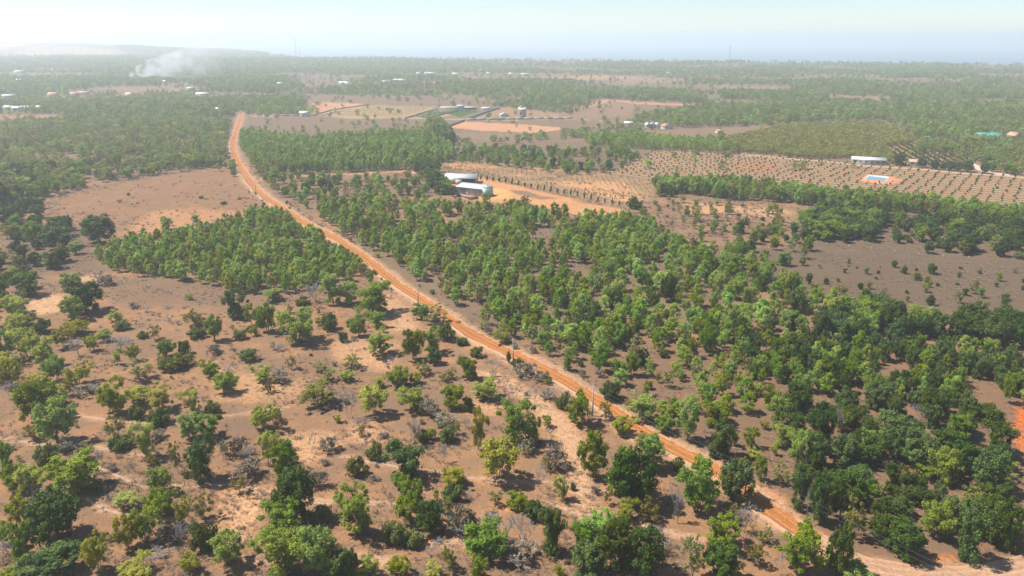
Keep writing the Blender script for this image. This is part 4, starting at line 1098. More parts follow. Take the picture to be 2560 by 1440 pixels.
def far_scatter(y0, y1, sp, seed, base):
    g = np.random.default_rng(seed)
    nxx = int(1.56 * (y1 + 60) / sp); nyy = int((y1 - y0) / sp)
    X, Y = np.meshgrid((np.arange(nxx) - nxx / 2) * sp, y0 + np.arange(nyy) * sp)
    X = X.ravel() + g.uniform(-.45, .45, X.size) * sp; Y = Y.ravel() + g.uniform(-.45, .45, Y.size) * sp
    k = np.abs(X) < .745 * depth_of(X, Y) + 20
    X, Y = X[k], Y[k]
    cy_ = np.interp(X, COAST_X, COAST_Y)
    k = Y < cy_ + 15; X, Y = X[k], Y[k]
    p = base * (0.10 + 1.15 * sstep(.445, .565, fbm(X / 190, Y / 130, 61, 4)))
    p *= .6 + .8 * vnoise(X / 45, Y / 45, 66)
    for P in DENSE: p = np.where(inside(P, X + 12 * (vnoise(X / 20, Y / 20, 71) - .5), Y + 16 * (vnoise(X / 20, Y / 20, 72) - .5)), .97, p)
    for P in OPEN: p = np.where(inside(P, X, Y), .035, p)
    k = g.uniform(size=len(X)) < p; X, Y, p = X[k], Y[k], p[k]
    k = dist_line(ROAD, X, Y) > 6; X, Y, p = X[k], Y[k], p[k]
    for bx, by, br in BLOCK:
        k = np.hypot(X - bx, Y - by) > br; X, Y, p = X[k], Y[k], p[k]
    hh = g.uniform(3.2, 6.6, len(X)) * (1 + .45 * (p > .9)) * (sp / 7.0) ** .35
    return X, Y, hh, hh * g.uniform(.8, 1.2, len(X)) * np.where(p > .9, .85, 1.1)
FAR = [far_scatter(470, 1200, 6.6, 31, .62), far_scatter(1200, 2300, 9.0, 32, .7), far_scatter(2300, 6800, 15.0, 33, .75)]
# the thin line of taller trees standing on the coastal rim
g = np.random.default_rng(5)
xs_ = g.uniform(-900, 2100, 260); ys_ = np.interp(xs_, COAST_X, COAST_Y) + g.uniform(-70, 0, 260)
FAR.append((xs_, ys_, g.uniform(7, 13, 260), g.uniform(5, 9, 260)))

# weeds and brush crowding the road edges
rr_ = np.random.default_rng(71)
rc = resample(ROAD[8:34], 2.2)
tg = np.gradient(rc, axis=0); tg /= np.linalg.norm(tg, axis=1)[:, None]
for i in range(len(rc)):
    if rr_.uniform() > .34: continue
    sd = 1 if rr_.uniform() < .5 else -1
    off = rr_.uniform(3.0, 6.0)
    x = rc[i, 0] - tg[i, 1] * off * sd; y = rc[i, 1] + tg[i, 0] * off * sd
    t = rr_.choice(['h', 's', 'o', 'y', 'b'], p=[.36, .24, .2, .12, .08])
    hh = rr_.uniform(.8, 1.7) if t in 'sh' else rr_.uniform(1.4, 3.0)
    trees.append(dict(t=str(t), x=x, y=y, w=hh * rr_.uniform(.8, 1.4), h=hh, hand=False, label="small plant on the road verge", group="plants on the road verge"))
# ------------------------------------------------------------------ plants: objects
KIND = {'y': 'leafy_tree', 'g': 'leafy_tree', 'd': 'dense_tree', 'o': 'thin_tree', 'a': 'plantation_tree', 'f': 'low_olive_tree', 's': 'shrub', 'h': 'dry_bush', 'b': 'bare_tree'}
CAT = {'s': 'shrub', 'h': 'bush'}
WOOD = {'leafy_tree': ('leafy_woodland', 'mass of green and yellow-green trees filling the middle distance'),
        'dense_tree': ('dense_woodland', 'mass of dark rounded trees in the middle distance'),
        'thin_tree': ('thin_woodland', 'mass of thin olive green trees in the middle distance'),
        'plantation_tree': ('plantation_woodland', 'mass of slim planted trees in the middle distance'),
        'low_olive_tree': ('olive_coloured_woodland', 'even mass of low olive coloured trees beyond the orchard'),
        'shrub': ('shrubbery', 'low dark shrubs strewn over the middle distance'),
        'dry_bush': ('dry_undergrowth', 'grey dry bushes strewn over the scrub and woodland'),
        'bare_tree': ('bare_undergrowth', 'leafless grey saplings strewn over the scrub')}
LIMIT = 300
Gvar = np.random.default_rng(404)

def instancer(name, meshes, x, y, z, rot, scl, var, label, mats=None):
    """one object of kind stuff that repeats the given meshes on points"""
    me = bpy.data.meshes.new(name)
    n = len(x)
    me.vertices.add(n)
    me.vertices.foreach_set("co", np.stack([x, y, z], 1).astype(np.float32).ravel())
    a = me.attributes.new("turn", 'FLOAT_VECTOR', 'POINT')
    a.data.foreach_set("vector", np.asarray(rot, np.float32).ravel())
    a = me.attributes.new("size", 'FLOAT_VECTOR', 'POINT')
    a.data.foreach_set("vector", np.asarray(scl, np.float32).ravel())
    a = me.attributes.new("pick", 'INT', 'POINT')
    a.data.foreach_set("value", np.asarray(var, np.int32))
    col = bpy.data.collections.new(name + "_shapes")
    for i, m in enumerate(meshes):
        col.objects.link(bpy.data.objects.new("%s_shape_%02d" % (name, i), m))
    o = link(name, me)
    ng = bpy.data.node_groups.new(name, 'GeometryNodeTree')
    ng.interface.new_socket("Geometry", in_out='INPUT', socket_type='NodeSocketGeometry')
    ng.interface.new_socket("Geometry", in_out='OUTPUT', socket_type='NodeSocketGeometry')
    nd = ng.nodes; lk = ng.links
    gi = nd.new("NodeGroupInput"); go = nd.new("NodeGroupOutput")
    iop = nd.new("GeometryNodeInstanceOnPoints")
    ci = nd.new("GeometryNodeCollectionInfo")
    ci.inputs[0].default_value = col
    ci.inputs["Separate Children"].default_value = True
    ci.inputs["Reset Children"].default_value = True
    def attr(nm, tp):
        q = nd.new("GeometryNodeInputNamedAttribute"); q.data_type = tp; q.inputs[0].default_value = nm
        return q.outputs[0]
    lk.new(gi.outputs[0], iop.inputs["Points"])
    lk.new(ci.outputs[0], iop.inputs["Instance"])
    iop.inputs["Pick Instance"].default_value = True
    lk.new(attr("pick", 'INT'), iop.inputs["Instance Index"])
    lk.new(attr("turn", 'FLOAT_VECTOR'), iop.inputs["Rotation"])
    lk.new(attr("size", 'FLOAT_VECTOR'), iop.inputs["Scale"])
    lk.new(iop.outputs[0], go.inputs[0])
    md = o.modifiers.new("repeat", 'NODES'); md.node_group = ng
    tag(o, label, kind="stuff")
    return o

# labels for the plants that were placed one by one: nearest landmark, side of it, order
MARKS = [("the tallest pale pole", 1481, 1040), ("the middle pale pole", 1283, 911), ("the pole beyond the bend", 1046, 760),
         ("the sandy clearing", 610, 1280), ("the forked track", 1445, 1180), ("the young grove", 600, 735), ("the brown field corner", 250, 580),
         ("the red bank", 2545, 1090), ("the curving track", 2330, 1420), ("the dense dark stand", 2200, 985), ("the long footpath", 300, 1128),
         ("the front footpath", 1130, 1356), ("the white stub posts", 420, 730), ("the lower road bend", 1900, 1254), ("the grey field", 2300, 700),
         ("the long farm shed", 1185, 490), ("the white orchard shed", 2172, 408), ("the water tower", 519, 280), ("the pond", 2190, 450), ("the road's far end", 604, 290), ("the crop field corner", 1600, 515)]
HUE = {'y': 'yellow-green', 'g': 'mid green', 'd': 'dark green', 'o': 'thin olive', 'a': 'slim green', 's': 'low dark', 'h': 'dry grey-green', 'b': 'leafless grey'}
NOUN = {'s': 'shrub', 'h': 'bush'}
ORD = ['', 'second ', 'third ', 'fourth ', 'fifth ', 'sixth ', 'seventh ', 'eighth ', 'ninth ', 'tenth ', 'eleventh ', 'twelfth ', 'thirteenth ', 'fourteenth ', 'fifteenth ', 'sixteenth ']
buckets = {}
for q in trees:
    if not q['hand']: continue
    best = min(MARKS, key=lambda m: (m[1] - q['px']) ** 2 + (1.5 * (m[2] - q['py'])) ** 2)
    dx, dy = q['px'] - best[1], 1.5 * (q['py'] - best[2])
    side = ('right of ' if dx > 0 else 'left of ') if abs(dx) > abs(dy) else ('in front of ' if dy > 0 else 'behind ')
    t = q['t']
    if t in 'ygdoa':
        sz = 'large ' if q['h'] > 8 or q['w'] > 9 else ('small ' if q['h'] < 4 else '')
        shape = 'upright ' if q['h'] > 1.35 * q['w'] else ('spreading ' if q['w'] > 1.15 * q['h'] else 'rounded ')
    else:
        sz = 'large ' if q['w'] > 6.5 else ('small ' if q['w'] < 3.0 else ''); shape = ''
    desc = sz + HUE[t] + ' ' + shape + NOUN.get(t, 'tree')
    buckets.setdefault((desc, side, best[0]), []).append((dx * dx + dy * dy, q))
for (desc, side, mark), lst in buckets.items():
    lst.sort(key=lambda e: e[0])
    for i, (_, q) in enumerate(lst):
        q['label'] = (ORD[i] + 'nearest ' if len(lst) > 1 else '') + desc + ' ' + side + mark
        q['group'] = 'plants on the dry scrub ground' if q['t'] in 'shb' else 'trees around the dirt road'

for q in trees:
    q['dist'] = math.hypot(depth_of(q['x'], q['y']), q['x'])
    q['app'] = max(q['h'], q['w']) / q['dist'] + (10 if q['hand'] else 0)
    if not q['hand']:
        t = q['t']
        where = ' '.join(q['label'].split(' tree ')[-1].split(' plant ')[-1].split(' ')[-5:])
        nm = {'s': "low dark shrub ", 'h': "dry grey bush ", 'b': "leafless tree ", 'o': "thin olive tree ", 'y': "yellow-green tree "}.get(t)
        if nm: q['label'] = nm + where
def ordinal(n):
    ones = ['', 'first', 'second', 'third', 'fourth', 'fifth', 'sixth', 'seventh', 'eighth', 'ninth', 'tenth', 'eleventh', 'twelfth', 'thirteenth', 'fourteenth', 'fifteenth', 'sixteenth', 'seventeenth', 'eighteenth', 'nineteenth']
    tens = ['', '', 'twenty', 'thirty', 'forty', 'fifty', 'sixty', 'seventy', 'eighty', 'ninety']
    if n >= 100: return ('hundredth' if n == 100 else 'hundred-and-' + ordinal(n % 100)) if n < 200 else 'two-hundred-' + ordinal(n % 100)
    if n < 20: return ones[n]
    return tens[n // 10] + '-' + ones[n % 10] if n % 10 else tens[n // 10][:-1] + 'ieth'
kinds = {}
for q in trees: kinds.setdefault(KIND[q['t']], []).append(q)
px_ok = lambda q: -60 < to_px(q['x'], q['y'], 2)[0] < 2620 and to_px(q['x'], q['y'], q['h'])[1] < 1450
SOLO, REST = {}, {}
for kn, lst in kinds.items():
    lst.sort(key=lambda q: -q['app'])
    seen = [q for q in lst if px_ok(q)]
    SOLO[kn], REST[kn] = seen[:LIMIT], seen[LIMIT:]
# tell look-alikes apart by counting outwards from the nearest landmark
grp = {}
for q in sum(SOLO.values(), []):
    if q['hand']: continue
    u, v_ = to_px(q['x'], q['y'])
    m = min(MARKS, key=lambda m: (m[1] - u) ** 2 + (1.5 * (m[2] - v_)) ** 2)
    grp.setdefault((q['label'], m[0]), []).append(((m[1] - u) ** 2 + (m[2] - v_) ** 2, id(q), q))
for (lb_, mk), l_ in grp.items():
    l_.sort()
    for i, (_, _, q) in enumerate(l_):
        q['label'] = lb_ + ', ' + (ordinal(i + 1) + ' ' if len(l_) > 1 else '') + 'closest to ' + mk
for kn in kinds:
    solo, rest = SOLO[kn], REST[kn]
    for q in solo:
        t = q['t']; h0, w0 = SPEC[t][:2]
        v = int(Gvar.integers(0, len(WHOLE[t])))
        z = Hs(q['x'], q['y']) - .05
        rot = (float(Gvar.normal()) * .05, float(Gvar.normal()) * .05, float(Gvar.uniform(0, 6.28)))
        scl = (q['w'] / w0, q['w'] / w0 * float(Gvar.uniform(.82, 1.18)), q['h'] / h0)
        cat = CAT.get(t, 'tree')
        if t == 'b':
            o = link(kn, WHOLE[t][v], None, (q['x'], q['y'], z), rot, scl)
        else:
            o = link(kn, None, None, (q['x'], q['y'], z), rot, scl)
            o.empty_display_size = .3
            link("trunk" if t not in 'sh' else "stems", TRUNK[t][v], o)
            link("crown" if t not in 'sh' else "foliage", CROWN[t][v], o)
        tag(o, q['label'], cat, q['group'])
    if rest:
        t0 = sorted({q['t'] for q in rest})
        meshes = []; base = {}
        for t in t0:
            base[t] = (len(meshes), len(WHOLE[t])); meshes += WHOLE[t]
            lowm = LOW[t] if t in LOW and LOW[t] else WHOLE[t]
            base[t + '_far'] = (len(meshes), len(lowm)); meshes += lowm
        X = np.array([q['x'] for q in rest]); Y = np.array([q['y'] for q in rest])
        var = []; S = []
        for q in rest:
            t = q['t']; b0, n0 = base[t + '_far'] if q['dist'] > 560 else base[t]
            var.append(b0 + int(Gvar.integers(0, n0)))
            h0, w0 = SPEC[t][:2]
            S.append((q['w'] / w0, q['w'] / w0, q['h'] / h0))
        Rr = np.zeros((len(rest), 3)); Rr[:, 2] = Gvar.uniform(0, 6.28, len(rest))
        instancer(WOOD[kn][0], meshes, X, Y, H(X, Y) - .05, Rr, S, var, WOOD[kn][1])

fx = np.concatenate([f[0] for f in FAR]); fy = np.concatenate([f[1] for f in FAR])
fh = np.concatenate([f[2] for f in FAR]); fw = np.concatenate([f[3] for f in FAR])
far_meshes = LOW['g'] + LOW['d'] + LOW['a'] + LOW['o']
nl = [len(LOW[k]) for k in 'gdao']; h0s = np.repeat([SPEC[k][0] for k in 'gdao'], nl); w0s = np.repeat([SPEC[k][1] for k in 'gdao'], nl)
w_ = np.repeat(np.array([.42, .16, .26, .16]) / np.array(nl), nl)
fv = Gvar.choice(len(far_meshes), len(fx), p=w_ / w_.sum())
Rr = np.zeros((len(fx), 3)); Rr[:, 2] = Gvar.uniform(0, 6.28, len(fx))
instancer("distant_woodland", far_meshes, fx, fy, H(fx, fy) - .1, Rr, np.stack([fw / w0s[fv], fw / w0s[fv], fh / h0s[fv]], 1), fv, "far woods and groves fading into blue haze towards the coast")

# ------------------------------------------------------------------ orchard saplings
def lattice(P, u, v, su, sv, seed, jit=.12, p=.95):
    g = np.random.default_rng(seed)
    c = P.mean(0); n = 160
    a, b_ = np.meshgrid(np.arange(-n, n), np.arange(-n, n))
    a = a.ravel() + g.uniform(-jit, jit, a.size); b_ = b_.ravel() + g.uniform(-jit, jit, b_.size)
    x = c[0] + u[0] * a * su + v[0] * b_ * sv; y = c[1] + u[1] * a * su + v[1] * b_ * sv
    k = inside(P, x, y) & (g.uniform(size=len(x)) < p)
    k &= np.abs(x) < .72 * depth_of(x, y)
    return x[k], y[k], g
ox_, oy_, g = lattice(ORCHARD, FURROW_DIR, COLUMN_DIR, 5.6, 6.9, 51)
k = np.hypot(ox_ - POND_C[0], oy_ - POND_C[1]) > 11
ox_, oy_ = ox_[k], oy_[k]
o2 = GP([(2297, 364), (2354.7, 393.6)]); d2 = o2[1] - o2[0]; d2 /= np.linalg.norm(d2)
qx, qy, g2 = lattice(ORCHARD2, d2, np.array([-d2[1], d2[0]]), 2.5, 5.4, 52)
k = np.hypot(qx - G(2290, 412)[0], qy - G(2290, 412)[1]) > 8
qx, qy = qx[k], qy[k]
SAP = [(x, y, g.uniform(1.0, 1.9), g.uniform(1.1, 2.1), 0) for x, y in zip(ox_, oy_)] + [(x, y, g2.uniform(1.6, 2.5), g2.uniform(1.9, 2.8), 1) for x, y in zip(qx, qy)]
SAP.sort(key=lambda s: -max(s[2], s[3]) / s[1])
lab = (("small bushy mango sapling in the ruled rows of the large orchard", "saplings of the large orchard"), ("dark bushy plant in the small orchard", "bushes of the small orchard"))
lab = (("small bushy sapling in the large orchard", "saplings of the large orchard"), lab[1])
cnt = [0, 0]
hut = G(2290, 412)
near = sorted(SAP[:300], key=lambda s: math.hypot(s[0] - POND_C[0], s[1] - POND_C[1]) if s[4] == 0 else math.hypot(s[0] - hut[0], s[1] - hut[1]))
for s in near:
    v = int(Gvar.integers(0, 4))
    o = link("sapling", WHOLE['p'][v], None, (s[0], s[1], Hs(s[0], s[1]) - .03), (0, 0, float(Gvar.uniform(0, 6.28))), (s[3] / 1.5, s[3] / 1.5, s[2] / 1.3))
    cnt[s[4]] += 1
    tag(o, lab[s[4]][0] + ", " + ordinal(cnt[s[4]]) + " closest to the " + ("pond" if s[4] == 0 else "red roofed hut"), "sapling", lab[s[4]][1])
rs = SAP[300:]
X = np.array([s[0] for s in rs]); Y = np.array([s[1] for s in rs])
Rr = np.zeros((len(rs), 3)); Rr[:, 2] = Gvar.uniform(0, 6.28, len(rs))
instancer("orchard_planting", WHOLE['p'], X, Y, H(X, Y) - .03, Rr, [(s[3] / 1.5, s[3] / 1.5, s[2] / 1.3) for s in rs], Gvar.integers(0, 4, len(rs)), "ruled rows of small orchard saplings farther off")

# crops and weeds near the farm
def patch(name, polys, sp, meshes, hs, label, p=.9, jit=.45, extra=None):
    X, Y = [], []
    for i, poly in enumerate(polys):
        P = GP(poly); g = np.random.default_rng(700 + i)
        x, y = np.meshgrid(np.arange(P[:, 0].min(), P[:, 0].max(), sp), np.arange(P[:, 1].min(), P[:, 1].max(), sp))
        x = x.ravel() + g.uniform(-jit, jit, x.size) * sp; y = y.ravel() + g.uniform(-jit, jit, y.size) * sp
        k = inside(P, x + 3 * (vnoise(x / 4, y / 4, 1) - .5), y + 5 * (vnoise(x / 4, y / 4, 2) - .5)) & (g.uniform(size=x.size) < p)
        X.append(x[k]); Y.append(y[k])
    X = np.concatenate(X); Y = np.concatenate(Y); n = len(X)
    s = Gvar.uniform(hs[0], hs[1], n)
    Rr = np.zeros((n, 3)); Rr[:, 2] = Gvar.uniform(0, 6.28, n)
    return instancer(name, meshes, X, Y, H(X, Y) - .02, Rr, np.stack([s, s, s], 1), Gvar.integers(0, len(meshes), n), label)
patch("vegetable_crop", [[(1240, 440), (1320, 446), (1318, 457), (1260, 452)], [(1330, 458), (1400, 455), (1385, 475), (1345, 470)], [(1420, 466), (1490, 473), (1480, 488), (1430, 484)],
      [(1480, 487), (1560, 480), (1565, 500), (1500, 500)], [(1180, 425), (1235, 432), (1235, 443), (1190, 440)], [(1180, 400), (1240, 405), (1230, 412), (1180, 411)],
      [(1036, 291), (1095, 279), (1122, 281), (1062, 296)], [(1108, 281), (1150, 271), (1200, 279), (1150, 293)]], 2.6, WHOLE['p'], (.35, .7), "green vegetable beds beside the farm and the blue building")
pm = []
for v in range(3):
    g = np.random.default_rng(800 + v)
    P = np.array([[0, 0, .5], [0, 0, .9], [.05, 0, 1.25]])
    cv, cq, ti = leaves(P, np.array([.12, .15, .18]), 8, .12, g)
    mb = MB().box(-.05, -.05, -.1, .05, .05, 1.3)
    pm.append(joined("crop_post", cv, cq, ti, mb, LEAF['p'], BARK_PALE))
patch("crop_posts", [[(1390, 437), (1500, 440), (1640, 452), (1630, 490), (1600, 505), (1540, 470), (1440, 462)], [(1200, 420), (1320, 425), (1400, 435), (1320, 440), (1210, 430)],
      [(1110, 412), (1170, 410), (1170, 425), (1115, 428)], [(830, 290), (925, 264), (1085, 267), (1010, 294)]], 3.0, pm, (.9, 1.3), "small trained crop plants in rows on the farm fields", .8, .12)

# dry grass tufts and litter over the near ground
gt = simple_mat("straw", (.29, .205, .14), .9, .35, 2.0, col2=(.21, .155, .11))
tm = []
for v in range(4):
    g = np.random.default_rng(900 + v)
    n = 26
    a = g.uniform(0, 6.28, n); r = g.uniform(0, .35, n); hh = g.uniform(.15, .5, n)
    bx, by = np.cos(a) * r, np.sin(a) * r
    dx, dy = np.cos(a) * g.uniform(.05, .3, n), np.sin(a) * g.uniform(.05, .3, n)
    px_, py_ = -np.sin(a) * .035, np.cos(a) * .035
    V = np.stack([np.stack([bx - px_, by - py_, -.03 + 0 * a], 1), np.stack([bx + px_, by + py_, -.03 + 0 * a], 1), np.stack([bx + dx, by + dy, hh], 1)], 1).reshape(-1, 3)
    tm.append(mesh_np("grass_tuft", V, None, np.arange(3 * n).reshape(-1, 3), gt))
g = np.random.default_rng(55)
n = 85000
Y = 88 + 260 * g.uniform(size=n) ** 1.3; X = g.uniform(-1, 1, n) * (.74 * depth_of(Y * 0, Y) + 5)
n2_ = 70000
Y = np.concatenate([Y, g.uniform(230, 520, n2_)]); X = np.concatenate([X, g.uniform(-1, 1, n2_) * (.72 * depth_of(0, 420))]); n = len(X)
k = (dist_line(ROAD, X, Y) > 3.4) & ~inside(ORCHARD, X, Y) & ~inside(FARM_YARD, X, Y) & (np.abs(X) < .73 * depth_of(X, Y) + 4)
k &= ~(inside(BROWN_FIELD, X, Y) & (g.uniform(size=n) < .8))
k &= (dist_line(ROAD, X, Y) > 3.4) & (g.uniform(size=n) < sstep(.40, .66, fbm(X / 11, Y / 9, 88)) * .85 + .05)
X, Y = X[k], Y[k]; n = len(X)
s = (.35 + 1.5 * g.uniform(size=n) ** 2.2) * (1 + .8 * (Y > 300))
Rr = np.zeros((n, 3)); Rr[:, 2] = g.uniform(0, 6.28, n)
instancer("dry_grass", tm, X, Y, H(X, Y), Rr, np.stack([s, s, s * g.uniform(.35, .9, n)], 1), g.integers(0, 4, n), "dry straw coloured grass tufts over the bare ground")
# ------------------------------------------------------------------ buildings
M_TIN = simple_mat("tin_grey", (.52, .53, .52), .55, .3, 1.2, .3)
M_TIN_RUST = simple_mat("tin_rusty", (.42, .35, .30), .75, .4, 1.5, .1)
M_TIN_WHITE = simple_mat("tin_white", (.56, .56, .55), .5, .12, .8)
M_ROOF_W = simple_mat("roof_white", (.58, .58, .58), .5, .14, .5)
M_ROOF_G = simple_mat("roof_grey", (.50, .50, .50), .55, .3, .6)
M_GREEN_W = simple_mat("wall_pale_green", (.42, .50, .45), .7, .15, .8)
M_TEAL = simple_mat("roof_teal", (.26, .45, .42), .55, .15, .8)
M_CONC = simple_mat("concrete", (.40, .38, .35), .9, .25, 1.0)
M_CONC_D = simple_mat("concrete_weathered", (.27, .25, .235), .9, .3, .8)
M_WHITE = simple_mat("white_plaster", (.55, .54, .52), .8, .12, .8)
M_CREAM = simple_mat("cream_plaster", (.62, .54, .40), .8, .12, .8)
M_BLUE = simple_mat("pale_blue_plaster", (.42, .58, .66), .7, .1, .8)
M_RED = simple_mat("roof_red", (.50, .22, .15), .7, .25, .8)
M_ORG = simple_mat("roof_orange", (.56, .30, .19), .75, .2, .8)
M_GRN = simple_mat("roof_green", (.085, .27, .215), .5, .15, .8)
M_YEL = simple_mat("roof_cream", (.66, .62, .44), .6, .1, .8)
M_DARK = simple_mat("dark_opening", (.03, .03, .035), .8, .2, 1.0)
M_WOOD = simple_mat("weathered_wood", (.26, .20, .15), .9, .3, 3.0)
M_WIRE = simple_mat("wire", (.10, .10, .10), .6, .1, 1.0)
M_STEEL = simple_mat("galvanised_steel", (.45, .46, .48), .5, .15, 1.0, .4)

def root_at(name, P0, P1, label, cat, group=None):
    dx, dy = P1[0] - P0[0], P1[1] - P0[1]
    o = link(name, None, None, (P0[0], P0[1], Hs(*P0)), (0, 0, math.atan2(dy, dx)))
    tag(o, label, cat, group)
    return o, math.hypot(dx, dy)

def px_pair(a, b):
    return G(*a), G(*b)

def house(name, label, px, py, L, D, hw, rise, roof, wall, turn=0.0, along='x', cat="house", group=None, detail=True, open_front=False):
    """a walled house with a pitched roof; px, py is the middle of its front at the ground"""
    x, y = G(px, py)
    o = link(name, None, None, (x, y, Hs(x, y)), (0, 0, turn))
    tag(o, label, cat, group)
    mb = MB()
    x0, x1, y0, y1 = -L / 2, L / 2, 0, D
    v = [(x0, y0, -.5), (x1, y0, -.5), (x1, y1, -.5), (x0, y1, -.5), (x0, y0, hw), (x1, y0, hw), (x1, y1, hw), (x0, y1, hw)]
    qd = [(0, 1, 5, 4), (1, 2, 6, 5), (2, 3, 7, 6), (3, 0, 4, 7)]
    if along == 'x':
        v += [(x0, D / 2, hw + rise - .02), (x1, D / 2, hw + rise - .02)]; ts = [(4, 8, 7), (5, 6, 9)]
    else:
        v += [(0, y0, hw + rise - .02), (0, y1, hw + rise - .02)]; ts = [(4, 5, 8), (6, 7, 9)]
    mb.add(v, qd, ts)
    mb.build("wall", wall, o)
    MB().gable(x0, x1, y0, y1, hw, rise, .09, along, .45).build("roof", roof, o)
    if detail:
        n = max(int(L / 3.2), 2)
        for i in range(n):
            cx = x0 + (i + .5) * L / n
            if i == n // 2:
                MB().box(cx - .5, -.05, -.1, cx + .5, .04, min(2.1, hw * .8)).build("door", M_WOOD, o)
            else:
                MB().box(cx - .6, -.04, hw * .35, cx + .6, .04, hw * .72).build("window", M_DARK, o)
        MB().box(x1 - .04, D * .35, hw * .35, x1 + .04, D * .6, hw * .72).build("window", M_DARK, o)
    return o

# long shed at the farm, wall of separate tin panels
P0, P1 = px_pair((1142, 485), (1217, 493.5))
o, L = root_at("farm_shed", P0, P1, "long farm shed with white roof and patched grey tin wall", "shed")
D, hw = 6.5, 4.1
MB().add([(0, .06, -.3), (L, .06, -.3), (L, D, -.3), (0, D, -.3), (0, .06, hw), (L, .06, hw), (L, D, hw + .9), (0, D, hw + .9)], [(0, 1, 5, 4), (1, 2, 6, 5), (2, 3, 7, 6), (3, 0, 4, 7)]).build("wall", M_TIN, o)
npan = 15
for i in range(npan):
    a0 = i * (L - 3.2) / npan; a1 = (i + 1) * (L - 3.2) / npan - .04
    MB().box(a0, -.03 - .02 * (i % 2), -.1, a1, .05, hw - .12).build("wall_panel", [M_TIN, M_TIN_RUST, M_TIN, M_TIN_WHITE, M_TIN_RUST][(i * 7 + i // 4) % 5], o)
MB().box(6.2, -.09, 0, 7.4, -.05, 2.3).build("door", M_TIN_WHITE, o)
for i in range(9):
    a0 = -.4 + i * (L - 2.6) / 9; a1 = -.4 + (i + 1) * (L - 2.6) / 9 - .03
    zz = .015 * (i % 2)
    MB().add([(a0, -.6, hw - .1 + zz), (a1, -.6, hw - .1 + zz), (a1, D + .4, hw + 1.05 + zz), (a0, D + .4, hw + 1.05 + zz), (a0, -.6, hw + zz), (a1, -.6, hw + zz), (a1, D + .4, hw + 1.15 + zz), (a0, D + .4, hw + 1.15 + zz)],
             [(0, 3, 2, 1), (4, 5, 6, 7), (0, 1, 5, 4), (1, 2, 6, 5), (2, 3, 7, 6), (3, 0, 4, 7)]).build("roof_sheet", M_ROOF_W if i % 4 != 2 else M_TIN_WHITE, o)
tw = MB().box(L - 3.1, -.10, -.3, L + .1, D + .1, hw + .25).build("end_block", M_GREEN_W, o)
MB().box(L - 3.4, 1.2, hw + .27, L + .3, 4.6, hw + 1.1).build("roof_cabin", M_TEAL, o)
MB().box(L + .12, 2.2, -.1, L + .17, 4.4, 2.8).build("gate", M_GREEN_W, o)

# open barn behind it
P0, P1 = px_pair((1113, 458), (1189, 460))
o, L = root_at("open_barn", P0, P1, "open fronted barn with grey roof and dark interior behind the long shed", "barn")
D, hw = 9.0, 3.5
MB().box(0, 0, -.3, L * .52, .12, hw).build("front_wall", M_TIN, o)
MB().box(0, .14, -.3, .12, D, hw).build("side_wall", M_TIN, o)
MB().box(.14, D - .12, -.3, L, D, hw).build("back_wall", M_TIN_RUST, o)
MB().box(L - .12, .14, -.3, L, D - .14, hw).build("side_wall", M_TIN, o)
for i in range(4):
    x = L * .55 + i * L * .145
    MB().box(x, .02, -.3, x + .16, .18, hw).build("post", M_WOOD, o)
MB().box(L * .36, -1.6, -.3, L * .56, -.02, 2.6).build("lean_to", M_GREEN_W, o)
MB().gable(0, L, 0, D, hw, 1.7, .1, 'x', .6).build("roof", M_ROOF_G, o)
x, y = G(1171, 462)
o = link("farm_cart", None, None, (x, y, Hs(x, y)), (0, 0, .3)); tag(o, "pale flat farm cart parked under the open barn", "cart")
MB().box(-1.6, -.8, .55, 1.6, .8, .75).build("bed", M_WHITE, o)
for sx in (-1, 1):
    for sy in (-1, 1):
        MB().tube([(sx * 1.0, sy * .82, .35), (sx * 1.0, sy * .98, .35)], .35, 10).build("wheel", M_DARK, o)
MB().tube([(1.6, 0, .6), (2.8, 0, .45)], .05, 5).build("drawbar", M_STEEL, o)

def wall_run(name, label, pts_px, h, th, mat, cat="wall"):
    P = GP(pts_px)
    c = P[0]
    o = link(name, None, None, (c[0], c[1], Hs(*c))); tag(o, label, cat)
    for i in range(len(P) - 1):
        a, b_ = P[i], P[i + 1]; d = b_ - a; L = np.linalg.norm(d); d = d / L; n = np.array([-d[1], d[0]])
        m = max(int(L / 9), 1)
        for j in range(m):
            s0, s1 = L * j / m, L * (j + 1) / m - .04
            q = [a + d * s0 - n * th / 2, a + d * s1 - n * th / 2, a + d * s1 + n * th / 2, a + d * s0 + n * th / 2]
            z = Hs(*(a + d * (s0 + s1) / 2)) - Hs(*c)
            hh = h * (1 + .04 * math.sin(i * 3 + j * 1.7))
            v = [(p_[0] - c[0], p_[1] - c[1], z - .3) for p_ in q] + [(p_[0] - c[0], p_[1] - c[1], z + hh) for p_ in q]
            MB().add(v, [(0, 3, 2, 1), (4, 5, 6, 7), (0, 1, 5, 4), (1, 2, 6, 5), (2, 3, 7, 6), (3, 0, 4, 7)]).build("wall_bay", mat, o)
    return o
wall_run("yard_wall", "low brownish wall in front of the long farm shed", [(1111, 476), (1113, 480), (1175, 500), (1196, 497.5)], 1.7, .2, M_CONC_D)
wall_run("compound_wall", "grey concrete wall around the plots with the tall tower house", [(1168, 299), (1236, 275), (1250, 272)], 2.2, .25, M_CONC)
wall_run("compound_wall", "long grey concrete wall in front of the tall tower house", [(1168, 301), (1240, 300), (1310, 298.5), (1432, 298)], 2.2, .25, M_CONC)
wall_run("compound_wall", "grey concrete wall along the near side of the blue building's beds", [(1120, 318), (1150, 307), (1162, 303)], 2.0, .25, M_CONC_D)
wall_run("field_wall", "short dark wall slanting beside the red field", [(1303, 350), (1325, 342), (1332, 337)], 1.8, .25, M_CONC_D)
